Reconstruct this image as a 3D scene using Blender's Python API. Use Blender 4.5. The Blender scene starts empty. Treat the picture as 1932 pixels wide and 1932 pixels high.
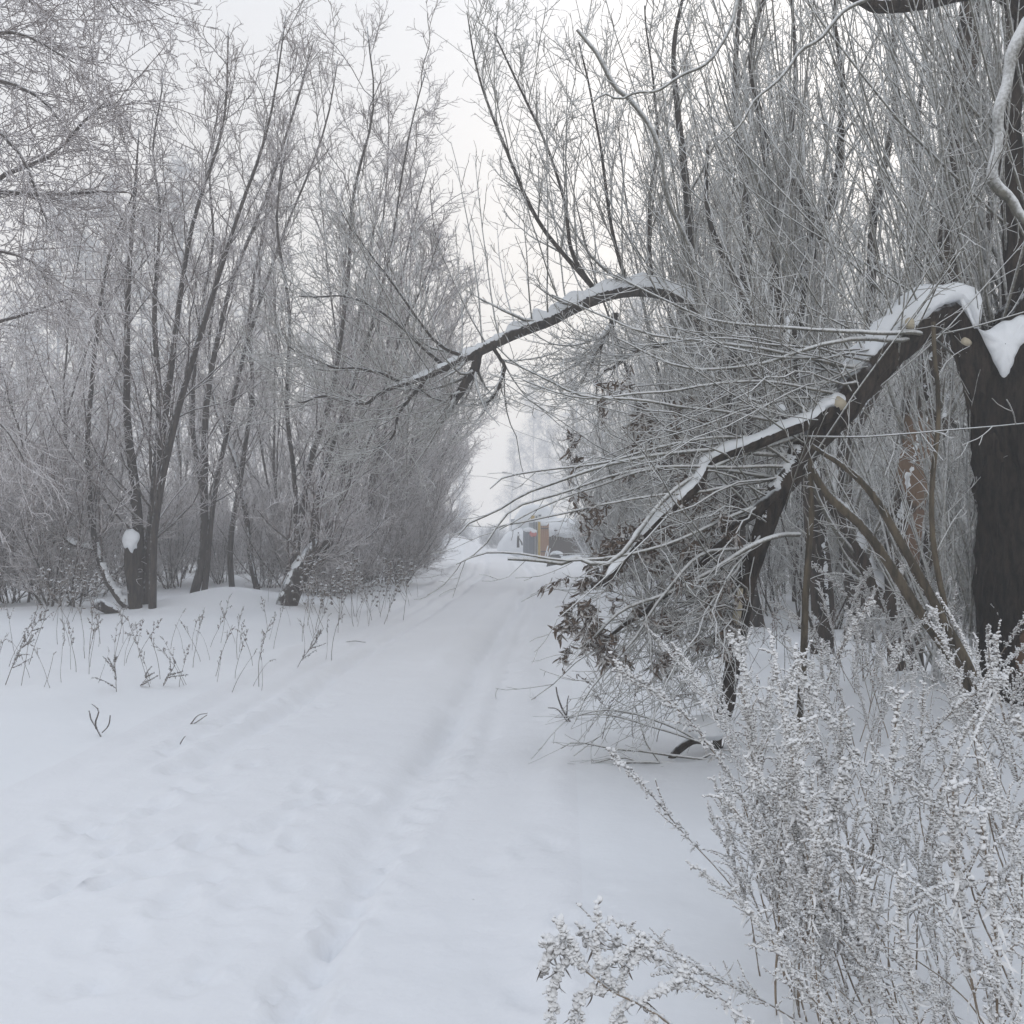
import bpy, math
import numpy as np

scene = bpy.context.scene
# ------------------------------------------------------------------ camera
CAM_H = 1.6
FPX = 1932.0                       # focal length in the 1932-px wide working grid
HORIZ = 985.0
PITCH = math.atan((HORIZ - 966.0) / FPX)
cam_d = bpy.data.cameras.new('camera')
cam_d.sensor_width = 36.0
cam_d.lens = 36.0
cam_d.clip_start = 0.05
cam_d.clip_end = 2000
cam = bpy.data.objects.new('camera', cam_d)
scene.collection.objects.link(cam)
cam.location = (0, 0, CAM_H)
cam.rotation_euler = (math.pi / 2 + PITCH, 0, 0)
scene.camera = cam

# ------------------------------------------------------------------ sky, sun
SUN_EL, SUN_AZ = math.radians(24), math.radians(14)     # azimuth clockwise from +Y
world = bpy.data.worlds.new('World')
scene.world = world
world.use_nodes = True
nt = world.node_tree
nt.nodes.clear()
wo = nt.nodes.new('ShaderNodeOutputWorld')
bg = nt.nodes.new('ShaderNodeBackground')
sky = nt.nodes.new('ShaderNodeTexSky')
sky.sky_type = 'NISHITA'
sky.sun_disc = False
sky.sun_elevation = SUN_EL
sky.sun_rotation = SUN_AZ
sky.air_density = 1.0
sky.dust_density = 4.0
hs = nt.nodes.new('ShaderNodeHueSaturation')
hs.inputs['Saturation'].default_value = 0.6
mixw = nt.nodes.new('ShaderNodeMix')
mixw.data_type = 'RGBA'
mixw.inputs[0].default_value = 0.93
geo_w = nt.nodes.new('ShaderNodeTexCoord')
sep_w = nt.nodes.new('ShaderNodeSeparateXYZ')
nt.links.new(geo_w.outputs['Generated'], sep_w.inputs[0])
rmp = nt.nodes.new('ShaderNodeMapRange')
rmp.inputs['From Min'].default_value = -0.05
rmp.inputs['From Max'].default_value = 0.75
nt.links.new(sep_w.outputs['Z'], rmp.inputs['Value'])
lay = nt.nodes.new('ShaderNodeMix')
lay.data_type = 'RGBA'                                  # even layer of cloud and frost fog, cooler overhead
lay.inputs[6].default_value = (7.75, 7.2, 6.35, 1)
lay.inputs[7].default_value = (6.45, 7.05, 8.1, 1)
nt.links.new(rmp.outputs[0], lay.inputs[0])
nt.links.new(lay.outputs[2], mixw.inputs[7])
bg.inputs['Strength'].default_value = 0.118
nt.links.new(sky.outputs[0], hs.inputs['Color'])
nt.links.new(hs.outputs[0], mixw.inputs[6])
nt.links.new(mixw.outputs[2], bg.inputs['Color'])
nt.links.new(bg.outputs[0], wo.inputs[0])

sun_d = bpy.data.lights.new('sun', 'SUN')
sun_d.energy = 0.5
sun_d.angle = math.radians(30)
sun_d.color = (1.0, 0.9, 0.78)
sun = bpy.data.objects.new('sun', sun_d)
scene.collection.objects.link(sun)
sun.rotation_euler = (math.radians(90) - SUN_EL, 0, math.pi - SUN_AZ)

scene.view_settings.view_transform = 'Standard'
scene.view_settings.look = 'None'
scene.view_settings.exposure = 0.08
scene.view_settings.gamma = 1.0
scene.cycles.max_bounces = 6
scene.cycles.diffuse_bounces = 3
scene.cycles.glossy_bounces = 1
scene.cycles.transmission_bounces = 0
scene.cycles.volume_bounces = 3
scene.cycles.caustics_reflective = False
scene.cycles.caustics_refractive = False
scene.cycles.use_adaptive_sampling = True
scene.cycles.use_denoising = True
scene.cycles.pixel_filter_type = 'BLACKMAN_HARRIS'

# ------------------------------------------------------------------ helpers
rng = np.random.default_rng(11)
CP, SP = math.cos(PITCH), math.sin(PITCH)
PXS = 1.0 / FPX


def P(u, v, y):
    """point seen at (u, v) of the 1932 grid at depth y in front of the camera"""
    dx = (u - 966.0) / FPX
    dz = (966.0 - v) / FPX
    yy = CP - dz * SP
    zz = SP + dz * CP
    k = y / yy
    return np.array([dx * k, y, CAM_H + zz * k])


def PP(pts, y=None):
    return np.array([P(p[0], p[1], p[2] if len(p) > 2 else y) for p in pts])


_tab = np.random.default_rng(5).random((256, 256))


def vnoise(x, y, seed=0):
    x = np.asarray(x, float) + seed * 17.3
    y = np.asarray(y, float) + seed * 9.1
    xi = np.floor(x).astype(int); yi = np.floor(y).astype(int)
    fx = x - xi; fy = y - yi
    fx = fx * fx * (3 - 2 * fx); fy = fy * fy * (3 - 2 * fy)
    a = _tab[xi & 255, yi & 255]; b = _tab[(xi + 1) & 255, yi & 255]
    c = _tab[xi & 255, (yi + 1) & 255]; d = _tab[(xi + 1) & 255, (yi + 1) & 255]
    return (a * (1 - fx) + b * fx) * (1 - fy) + (c * (1 - fx) + d * fx) * fy - 0.5


def sm(a, b, x):
    t = np.clip((x - a) / (b - a), 0, 1)
    return t * t * (3 - 2 * t)


class MB:
    def __init__(self):
        self.v = []; self.q = []; self.t = []; self.n = 0

    def add(self, v, q=None, t=None):
        v = np.asarray(v, float).reshape(-1, 3)
        self.v.append(v)
        if q is not None and len(q):
            self.q.append(np.asarray(q).reshape(-1, 4) + self.n)
        if t is not None and len(t):
            self.t.append(np.asarray(t).reshape(-1, 3) + self.n)
        self.n += len(v)
        return self

    def build(self, name, mat, parent=None, loc=(0, 0, 0), smooth=True, normals=None):
        if not self.v: return None
        v = np.concatenate(self.v)
        q = np.concatenate(self.q) if self.q else np.zeros((0, 4), int)
        t = np.concatenate(self.t) if self.t else np.zeros((0, 3), int)
        if parent is not None:
            q_ = parent; off = np.zeros(3)
            while q_ is not None: off = off + np.array(q_.location); q_ = q_.parent
            v = v - off
        else:
            v = v - np.array(loc)
        me = bpy.data.meshes.new(name)
        me.vertices.add(len(v))
        me.vertices.foreach_set('co', v.astype(np.float32).ravel())
        nl = len(q) * 4 + len(t) * 3
        me.loops.add(nl)
        me.loops.foreach_set('vertex_index', np.concatenate([q.ravel(), t.ravel()]).astype(np.int32))
        me.polygons.add(len(q) + len(t))
        ls = np.concatenate([np.arange(len(q)) * 4, len(q) * 4 + np.arange(len(t)) * 3]).astype(np.int32)
        me.polygons.foreach_set('loop_start', ls)
        me.update(calc_edges=True)
        me.polygons.foreach_set('use_smooth', np.full(len(q) + len(t), bool(smooth)))
        if normals is not None:
            me.normals_split_custom_set_from_vertices([tuple(n) for n in normals])
        me.materials.append(mat)
        o = bpy.data.objects.new(name, me)
        scene.collection.objects.link(o)
        if parent is not None:
            o.parent = parent
        else:
            o.location = loc
        return o


def tag(o, label, cat, group=None, kind=None):
    if label: o['label'] = label
    if cat: o['category'] = cat
    if group: o['group'] = group
    if kind: o['kind'] = kind
    return o


def thing(name, label, cat, loc=(0, 0, 0), group=None):
    o = bpy.data.objects.new(name, None)
    o.empty_display_size = 0.2
    scene.collection.objects.link(o)
    o.location = [float(c) for c in loc]
    return tag(o, label, cat, group)


def copy_tree(root, loc, rz=0.0, sc=1.0, tilt=(0, 0), label=None, group=None):
    r = root.copy(); scene.collection.objects.link(r)
    r.location = [float(c) for c in loc]
    r.rotation_euler = (tilt[0], tilt[1], rz)
    r.scale = (sc, sc, sc)
    if label: r['label'] = label
    if group: r['group'] = group
    for ch in list(root.children):
        c = ch.copy(); scene.collection.objects.link(c); c.parent = r
        for g in list(ch.children):
            d = g.copy(); scene.collection.objects.link(d); d.parent = c
    return r


def norm(a):
    return a / np.maximum(np.linalg.norm(a, axis=-1, keepdims=True), 1e-9)


def frames(paths):
    t = norm(np.gradient(paths, axis=1))
    mx = np.abs(t).max(axis=1)                       # N,3
    ax = np.argmin(mx, axis=1)
    ref = np.eye(3)[ax][:, None, :]
    a = norm(np.cross(t, ref))
    b = np.cross(t, a)
    return t, a, b


def tubes(mb, paths, radii, sides=3, ridge=0.0, cap=False, seed=0):
    """paths N,K,3  radii N,K"""
    if len(paths) == 0: return
    N, K, _ = paths.shape
    t, a, b = frames(paths)
    th = np.arange(sides) / sides * 2 * math.pi
    c = np.cos(th)[None, None, :, None]; s = np.sin(th)[None, None, :, None]
    r = np.repeat(radii[:, :, None], sides, 2)
    if ridge > 0:
        rr = np.random.default_rng(seed).normal(size=(N, K, sides))
        for _ in range(5):
            rr[:, 1:-1] = (rr[:, :-2] + rr[:, 1:-1] * 1.3 + rr[:, 2:]) / 3.3
        rr += 0.5 * np.random.default_rng(seed + 1).normal(size=(N, K, sides)) * 0.35
        r = r * (1 + ridge * rr)
    v = paths[:, :, None, :] + (a[:, :, None, :] * c + b[:, :, None, :] * s) * r[..., None]
    idx = np.arange(N * K * sides).reshape(N, K, sides)
    i0 = idx[:, :-1, :]; i1 = idx[:, 1:, :]
    j0 = np.roll(i0, -1, 2); j1 = np.roll(i1, -1, 2)
    q = np.stack([i0, i1, j1, j0], -1).reshape(-1, 4)
    # orientation: a x b = ? keep outward
    v = v.reshape(-1, 3)
    if cap:
        n0 = len(v)
        cen = np.concatenate([paths[:, 0], paths[:, -1]])
        v = np.concatenate([v, cen])
        tr = []
        for i in range(N):
            e = idx[i, -1]; f = idx[i, 0]
            tr.append(np.stack([e, np.full(sides, n0 + N + i), np.roll(e, -1)], -1))
            tr.append(np.stack([np.roll(f, -1), np.full(sides, n0 + i), f], -1))
        mb.add(v, q, np.concatenate(tr))
    else:
        mb.add(v, q)


def crom(pts, K):
    """Catmull-Rom through control rows (any width) resampled to K rows"""
    p = np.asarray(pts, float)
    if len(p) == 2:
        t = np.linspace(0, 1, K)[:, None]
        return p[0] * (1 - t) + p[1] * t
    e = np.concatenate([[2 * p[0] - p[1]], p, [2 * p[-1] - p[-2]]])
    seg = np.linalg.norm(np.diff(p[:, :3], axis=0), axis=1)
    cum = np.concatenate([[0], np.cumsum(seg)]); cum /= cum[-1]
    out = []
    for t in np.linspace(0, 1, K):
        i = min(np.searchsorted(cum, t, side='right') - 1, len(p) - 2)
        f = (t - cum[i]) / max(cum[i + 1] - cum[i], 1e-9)
        a, b, c, d = e[i], e[i + 1], e[i + 2], e[i + 3]
        out.append(0.5 * (2 * b + (c - a) * f + (2 * a - 5 * b + 4 * c - d) * f * f + (3 * b - a - 3 * c + d) * f ** 3))
    return np.array(out)


def limb(ctrl, y=None, K=24, wob=0.0):
    """ctrl rows (u, v, radius_px[, depth]) -> path K,3 and radii K"""
    rows = []
    for c in ctrl:
        d = c[3] if len(c) > 3 else y
        p = P(c[0], c[1], d)
        rows.append([p[0], p[1], p[2], c[2] * d * PXS])
    r = crom(rows, K)
    path = r[:, :3]
    if wob > 0:
        n = rng.normal(size=(K, 3))
        for _ in range(2):
            n[1:-1] = (n[:-2] + n[1:-1] + n[2:]) / 3
        path = path + n * wob
    return path, np.maximum(r[:, 3], 0.002)


def grow(start, d, length, K, wig=0.12, trop=(0, 0, 0), bend=0.0):
    N = len(start)
    d = norm(d)
    pts = [start]; p = start
    step = (length / (K - 1))[:, None]
    cv = rng.normal(size=(N, 3)) * bend
    tr = np.asarray(trop)
    for k in range(K - 1):
        d = norm(d + rng.normal(size=(N, 3)) * wig + cv + tr)
        p = p + d * step
        pts.append(p)
    return np.stack(pts, 1)


def spawn(paths, radii, n, t0, t1, amin, amax):
    N, K, _ = paths.shape
    t = (np.arange(n)[None, :] + rng.random((N, n))) / n
    t = t0 + (t1 - t0) * t
    f = t * (K - 1); i = np.clip(f.astype(int), 0, K - 2); w = (f - i)[..., None]
    ar = np.arange(N)[:, None]
    p = paths[ar, i] * (1 - w) + paths[ar, i + 1] * w
    tg = norm(paths[ar, i + 1] - paths[ar, i])
    r = radii[ar, i] * (1 - w[..., 0]) + radii[ar, i + 1] * w[..., 0]
    rv = norm(np.cross(tg, norm(rng.normal(size=tg.shape))))
    ang = np.radians(rng.uniform(amin, amax, (N, n)))[..., None]
    d = tg * np.cos(ang) + rv * np.sin(ang)
    return p.reshape(-1, 3), d.reshape(-1, 3), r.ravel(), t.ravel()


def taper(r0, r1, K, N):
    t = np.linspace(0, 1, K)[None, :]
    r0 = np.broadcast_to(np.asarray(r0, float), (N,))[:, None]
    r1 = np.broadcast_to(np.asarray(r1, float), (N,))[:, None]
    return r0 * (1 - t) + r1 * t


def shoots_to(starts, ends, sag, K=9, wig=0.0):
    """quadratic arcs from starts to ends; sag N,3 added to the middle"""
    t = np.linspace(0, 1, K)[None, :, None]
    m = (starts + ends) / 2 + sag
    p = (1 - t) ** 2 * starts[:, None] + 2 * t * (1 - t) * m[:, None] + t * t * ends[:, None]
    if wig:
        n = rng.normal(size=p.shape) * wig
        n[:, 0] = 0
        p = p + n
    return p


def snow_on(mb, path, rad, h, wfac=0.95, sides=12, lift=0.35, t0=0.0, t1=1.0, seed=1, jag=0.09, side_bias=None, wmax=9):
    """a ridge of settled snow along the upper side of a limb"""
    K = len(path)
    r2 = np.random.default_rng(seed)
    rows = np.concatenate([path, rad[:, None]], 1)
    L = np.linalg.norm(np.diff(path, axis=0), axis=1).sum()
    KK = int(np.clip(L / max(0.02, rad.mean() * 0.35), 10, 160))
    tt = np.linspace(t0, t1, KK) * (K - 1)
    i = np.clip(tt.astype(int), 0, K - 2); w = (tt - i)[:, None]
    rr = rows[i] * (1 - w) + rows[i + 1] * w
    p, r = rr[:, :3].copy(), rr[:, 3]
    for _ in range(4): p[1:-1] = (p[:-2] + p[1:-1] * 2 + p[2:]) / 4
    t = norm(np.gradient(p, axis=0))
    side = np.cross(t, [0, 0, 1.0]); ls = np.linalg.norm(side, axis=1)
    side = norm(side)
    up = np.cross(side, t)
    if side_bias is not None:
        up = norm(up + np.asarray(side_bias)); side = norm(np.cross(t, up)); up = np.cross(side, t)
    prof = np.sin(np.clip(np.linspace(0, 1, KK) / 0.08, 0, 1) * math.pi / 2) * np.sin(np.clip((1 - np.linspace(0, 1, KK)) / 0.08, 0, 1) * math.pi / 2)
    ns = r2.normal(size=KK)
    for _ in range(8): ns[1:-1] = (ns[:-2] + ns[1:-1] + ns[2:]) / 3
    hor = np.clip(ls * 1.6 - 0.15, 0.12, 1)
    hh = h * prof * hor * (1 + 0.7 * ns)
    ww = np.minimum(r * wfac, wmax) * (0.15 + 0.85 * prof) * (1 + 0.15 * ns)
    th = np.arange(sides) / sides * 2 * math.pi
    jn = r2.normal(size=(KK, sides)) * jag
    jn[:, np.sin(th) > 0.35] *= 0.2
    c = np.cos(th)[None, :]; s = np.sin(th)[None, :]
    zz = np.where(s > 0, s * (hh[:, None] + 0.25 * r[:, None]), s * r[:, None] * 0.45)
    v = p[:, None] + up[:, None] * ((r * lift)[:, None, None] + (zz + jn * r[:, None])[..., None]) + side[:, None] * (c * ww[:, None] * (1 + jn))[..., None]
    v = v + up[:, None] * (vnoise(v[..., 0] * 14 + v[..., 2] * 9, v[..., 1] * 14 + v[..., 2] * 7, seed) * 0.30 * r[:, None] * (np.sin(th)[None] > -0.2))[..., None]
    v = v + side[:, None] * (vnoise(v[..., 0] * 40 + v[..., 2] * 20, v[..., 1] * 40 + 3, seed + 2) * 0.22 * r[:, None])[..., None]
    idx = np.arange(KK * sides).reshape(KK, sides)
    i0 = idx[:-1]; i1 = idx[1:]; j0 = np.roll(i0, -1, 1); j1 = np.roll(i1, -1, 1)
    mb.add(v.reshape(-1, 3), np.stack([i0, j0, j1, i1], -1).reshape(-1, 4))


_ico = None


def ico():
    global _ico
    if _ico is None:
        g = (1 + 5 ** 0.5) / 2
        v = np.array([(-1, g, 0), (1, g, 0), (-1, -g, 0), (1, -g, 0), (0, -1, g), (0, 1, g), (0, -1, -g), (0, 1, -g), (g, 0, -1), (g, 0, 1), (-g, 0, -1), (-g, 0, 1)], float)
        v /= np.linalg.norm(v[0])
        f = np.array([(0, 11, 5), (0, 5, 1), (0, 1, 7), (0, 7, 10), (0, 10, 11), (1, 5, 9), (5, 11, 4), (11, 10, 2), (10, 7, 6), (7, 1, 8), (3, 9, 4), (3, 4, 2), (3, 2, 6), (3, 6, 8), (3, 8, 9), (4, 9, 5), (2, 4, 11), (6, 2, 10), (8, 6, 7), (9, 8, 1)])
        _ico = (v, f)
    return _ico


def blobs(mb, cen, size, jit=0.25, stretch=None, ax=None):
    """small lumps of rime / seeds, one per centre"""
    v, f = ico()
    N = len(cen)
    q = norm(rng.normal(size=(N, 3))); q2 = norm(np.cross(q, rng.normal(size=(N, 3)))); q3 = np.cross(q, q2)
    sc = rng.uniform(0.7, 1.3, (N, 3)) * size[:, None]
    if ax is not None:
        q = norm(ax); q2 = norm(np.cross(q, rng.normal(size=(N, 3)))); q3 = np.cross(q, q2)
        sc[:, 0] *= stretch
    loc = v[None] * sc[:, None, :] * (1 + rng.normal(size=(N, 12, 1)) * jit)
    w = cen[:, None] + loc[..., 0:1] * q[:, None] + loc[..., 1:2] * q2[:, None] + loc[..., 2:3] * q3[:, None]
    mb.add(w.reshape(-1, 3), None, (f[None] + (np.arange(N) * 12)[:, None, None]).reshape(-1, 3))


def leaves(mb, base, length, width, down=1.0, curl=1.0, K=6):
    """curled dry leaves hanging from base points"""
    N = len(base)
    d = norm(rng.normal(size=(N, 3)) * [0.8, 0.8, 0.4] + [0, 0, -down])
    cdir = norm(rng.normal(size=(N, 3))) * curl * rng.uniform(0.1, 0.75, (N, 1))
    p = base; cl = [p]
    for k in range(K - 1):
        d = norm(d + cdir)
        p = p + d * (length / (K - 1))[:, None]
        cl.append(p)
    cl = np.stack(cl, 1)
    t = norm(np.gradient(cl, axis=1))
    side = norm(np.cross(t, norm(rng.normal(size=(N, 1, 3)))))
    nn = np.cross(t, side)
    prof = np.array([0.12, 0.75, 1.0, 0.9, 0.6, 0.1])[:K]
    w = (width[:, None] * prof)[..., None] / 2
    fold = w * rng.uniform(0.3, 1.0, (N, 1, 1))
    L = cl - side * w + nn * fold; R = cl + side * w + nn * fold
    v = np.stack([L, cl, R], 2)                       # N,K,3,3
    idx = np.arange(N * K * 3).reshape(N, K, 3)
    a = idx[:, :-1, :-1]; b = idx[:, :-1, 1:]; c = idx[:, 1:, 1:]; e = idx[:, 1:, :-1]
    mb.add(v.reshape(-1, 3), np.stack([a, b, c, e], -1).reshape(-1, 4))


def box(mb, c, s, rz=0.0, tx=0.0):
    c = np.array(c, float); s = np.array(s, float) / 2
    v = np.array([(x, y, z) for z in (-1, 1) for y in (-1, 1) for x in (-1, 1)], float) * s
    cx, sx = math.cos(tx), math.sin(tx)
    v = np.stack([v[:, 0] * cx + v[:, 2] * sx, v[:, 1], -v[:, 0] * sx + v[:, 2] * cx], 1)
    cz, sz = math.cos(rz), math.sin(rz)
    v = np.stack([v[:, 0] * cz - v[:, 1] * sz, v[:, 0] * sz + v[:, 1] * cz, v[:, 2]], 1) + c
    q = [(0, 2, 3, 1), (4, 5, 7, 6), (0, 1, 5, 4), (2, 6, 7, 3), (0, 4, 6, 2), (1, 3, 7, 5)]
    mb.add(v, q)


def lump(mb, c, s, nu=36, nv=22, amp=0.1, seed=0, flat=0.0):
    """rounded irregular heap (half buried)"""
    u = np.arange(nu) / nu * 2 * math.pi
    w = np.linspace(-0.35 * math.pi, 0.5 * math.pi, nv)
    U, W = np.meshgrid(u, w)
    r = 1 + amp * 2 * (vnoise(np.cos(U) * 1.5 + 5, np.sin(U) * 1.5 + W * 1.3 + 5, seed) + 0.5 * vnoise(np.cos(U) * 3.5, np.sin(U) * 3.5 + W * 3, seed + 3) + 0.25 * vnoise(np.cos(U) * 8, np.sin(U) * 8 + W * 8, seed + 5))
    x = np.cos(U) * np.cos(W) * r; y = np.sin(U) * np.cos(W) * r; z = np.sin(W) * r
    if flat > 0: z = np.where(z > 0, np.sign(z) * np.abs(z) ** (1 + flat), z)
    v = np.stack([x * s[0], y * s[1], z * s[2]], -1) + np.array(c)
    idx = np.arange(nu * nv).reshape(nv, nu)
    i0 = idx[:-1]; i1 = idx[1:]; j0 = np.roll(i0, -1, 1); j1 = np.roll(i1, -1, 1)
    mb.add(v.reshape(-1, 3), np.stack([i0, j0, j1, i1], -1).reshape(-1, 4))


def plaster(mb, outline, y, thick, seed=0, back=0.4):
    """wind-packed snow stuck to bark: bulging body with a ragged rim, outline given in picture directions at depth y"""
    o = np.asarray(outline, float); o = np.concatenate([o, o[:1]])
    K = 96
    L = np.concatenate([[0], np.cumsum(np.linalg.norm(np.diff(o, axis=0), axis=1))]); tt = np.linspace(0, L[-1], K + 1)[:-1]
    ou = np.stack([np.interp(tt, L, o[:, 0]), np.interp(tt, L, o[:, 1])], 1)
    r2 = np.random.default_rng(seed)
    ou = ou + r2.normal(size=ou.shape) * L[-1] * 0.008
    ou = (np.roll(ou, 1, 0) + ou * 2 + np.roll(ou, -1, 0)) / 4
    ou = ou + r2.normal(size=ou.shape) * L[-1] * 0.002
    c = ou.mean(0); ou0 = ou
    rows = []
    prof = [(0.9, back), (1.0, 0.0), (0.97, -0.3), (0.88, -0.55), (0.72, -0.78), (0.5, -0.93), (0.3, -0.99), (0.15, -1.0), (0.02, -1.0)]
    for sc_, dd in prof:
        if sc_ < 1:
            for _ in range(int((1 - sc_) * 60) + 2): ou = (np.roll(ou, 1, 0) + ou * 2 + np.roll(ou, -1, 0)) / 4
        q = c + (ou - c) * sc_ if dd <= 0 else c + (ou0 - c) * sc_
        n_ = 0.45 * vnoise(q[:, 0] * .09, q[:, 1] * .09, seed) + 0.10 * vnoise(q[:, 0] * .3, q[:, 1] * .3, seed + 1)
        rows.append(np.array([P(a[0], a[1], y + thick * (dd + (n_[k] * min(1.0, sc_ * 1.3) if dd < 0 else 0))) for k, a in enumerate(q)]))
    V = np.stack(rows); idx = np.arange(len(prof) * K).reshape(len(prof), K)
    i0 = idx[:-1]; i1 = idx[1:]; j0 = np.roll(i0, -1, 1); j1 = np.roll(i1, -1, 1)
    q1 = np.stack([i0, j0, j1, i1], -1).reshape(-1, 4)
    A_ = V[1]; area = np.sum((ou[:, 0] * np.roll(ou[:, 1], -1) - np.roll(ou[:, 0], -1) * ou[:, 1]))
    if area > 0: q1 = q1[:, ::-1]
    mb.add(V.reshape(-1, 3), q1)


# ------------------------------------------------------------------ materials
def base_mat(name, rough=0.8):
    m = bpy.data.materials.new(name)
    m.use_nodes = True
    n = m.node_tree
    bs = n.nodes['Principled BSDF']
    bs.inputs['Roughness'].default_value = rough
    bs.inputs['Specular IOR Level'].default_value = 0.2
    return m, n, bs


def plain(name, col, rough=0.7, var=0.25, scale=6.0):
    m, n, bs = base_mat(name, rough)
    tc = n.nodes.new('ShaderNodeTexCoord'); no = n.nodes.new('ShaderNodeTexNoise')
    no.inputs['Scale'].default_value = scale; no.inputs['Detail'].default_value = 4
    mx = n.nodes.new('ShaderNodeMix'); mx.data_type = 'RGBA'
    mx.inputs[6].default_value = tuple(c * (1 - var) for c in col) + (1,)
    mx.inputs[7].default_value = tuple(min(1, c * (1 + var)) for c in col) + (1,)
    n.links.new(tc.outputs['Object'], no.inputs['Vector'])
    n.links.new(no.outputs[0], mx.inputs[0]); n.links.new(mx.outputs[2], bs.inputs['Base Color'])
    return m


def frost_mat(name, c1, c2, frost, lo, hi, nscale=30.0, namp=0.8, bark_scale=(8, 8, 1.5), bump=0.0, side=(0, 0), patch=None, frost_scale=None):
    """bark/stem colours with rime or snow lying on the upward faces"""
    m, n, bs = base_mat(name, 0.85)
    L = n.links.new
    geo = n.nodes.new('ShaderNodeNewGeometry'); tc = n.nodes.new('ShaderNodeTexCoord')
    no = n.nodes.new('ShaderNodeTexNoise'); no.inputs['Scale'].default_value = nscale; no.inputs['Detail'].default_value = 4
    L(tc.outputs['Object'], no.inputs['Vector'])
    dot = n.nodes.new('ShaderNodeVectorMath'); dot.operation = 'DOT_PRODUCT'
    dot.inputs[1].default_value = (side[0], side[1], 1.0)
    L(geo.outputs['Normal'], dot.inputs[0])
    ma = n.nodes.new('ShaderNodeMath'); ma.operation = 'MULTIPLY_ADD'; ma.inputs[1].default_value = namp
    L(no.outputs[0], ma.inputs[0]); L(dot.outputs['Value'], ma.inputs[2])
    mr = n.nodes.new('ShaderNodeMapRange'); mr.interpolation_type = 'SMOOTHSTEP'
    mr.inputs['From Min'].default_value = lo + namp * 0.5; mr.inputs['From Max'].default_value = hi + namp * 0.5
    L(ma.outputs[0], mr.inputs['Value'])
    mp = n.nodes.new('ShaderNodeMapping'); mp.inputs['Scale'].default_value = bark_scale
    L(tc.outputs['Object'], mp.inputs['Vector'])
    nb = n.nodes.new('ShaderNodeTexNoise'); nb.inputs['Scale'].default_value = 3.0; nb.inputs['Detail'].default_value = 8
    nb.inputs['Roughness'].default_value = 0.65
    L(mp.outputs[0], nb.inputs['Vector'])
    cr = n.nodes.new('ShaderNodeMapRange'); cr.inputs['From Min'].default_value = 0.38; cr.inputs['From Max'].default_value = 0.62
    L(nb.outputs[0], cr.inputs['Value'])
    mx = n.nodes.new('ShaderNodeMix'); mx.data_type = 'RGBA'
    mx.inputs[6].default_value = c1 + (1,); mx.inputs[7].default_value = c2 + (1,)
    L(cr.outputs[0], mx.inputs[0])
    col = mx.outputs[2]
    for pt in (patch or []):                       # stripped wood: (centre, radii, colour) in object space
        mpp = n.nodes.new('ShaderNodeMapping'); mpp.vector_type = 'TEXTURE'
        mpp.inputs['Location'].default_value = pt[0]; mpp.inputs['Scale'].default_value = pt[1]
        L(tc.outputs['Object'], mpp.inputs['Vector'])
        ln = n.nodes.new('ShaderNodeVectorMath'); ln.operation = 'LENGTH'; L(mpp.outputs[0], ln.inputs[0])
        ad = n.nodes.new('ShaderNodeMath'); ad.operation = 'MULTIPLY_ADD'; ad.inputs[1].default_value = 0.9
        L(nb.outputs[0], ad.inputs[0]); L(ln.outputs['Value'], ad.inputs[2])
        mq = n.nodes.new('ShaderNodeMapRange'); mq.inputs['From Min'].default_value = 1.5; mq.inputs['From Max'].default_value = 1.38
        L(ad.outputs[0], mq.inputs['Value'])
        m3 = n.nodes.new('ShaderNodeMix'); m3.data_type = 'RGBA'; L(mq.outputs[0], m3.inputs[0])
        L(col, m3.inputs[6]); m3.inputs[7].default_value = pt[2] + (1,)
        col = m3.outputs[2]
    m2 = n.nodes.new('ShaderNodeMix'); m2.data_type = 'RGBA'
    L(mr.outputs[0], m2.inputs[0]); L(col, m2.inputs[6]); m2.inputs[7].default_value = frost + (1,)
    L(m2.outputs[2], bs.inputs['Base Color'])
    if bump > 0:
        bp = n.nodes.new('ShaderNodeBump'); bp.inputs['Strength'].default_value = 1.0; bp.inputs['Distance'].default_value = bump
        L(nb.outputs[0], bp.inputs['Height']); L(bp.outputs[0], bs.inputs['Normal'])
    return m


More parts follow.
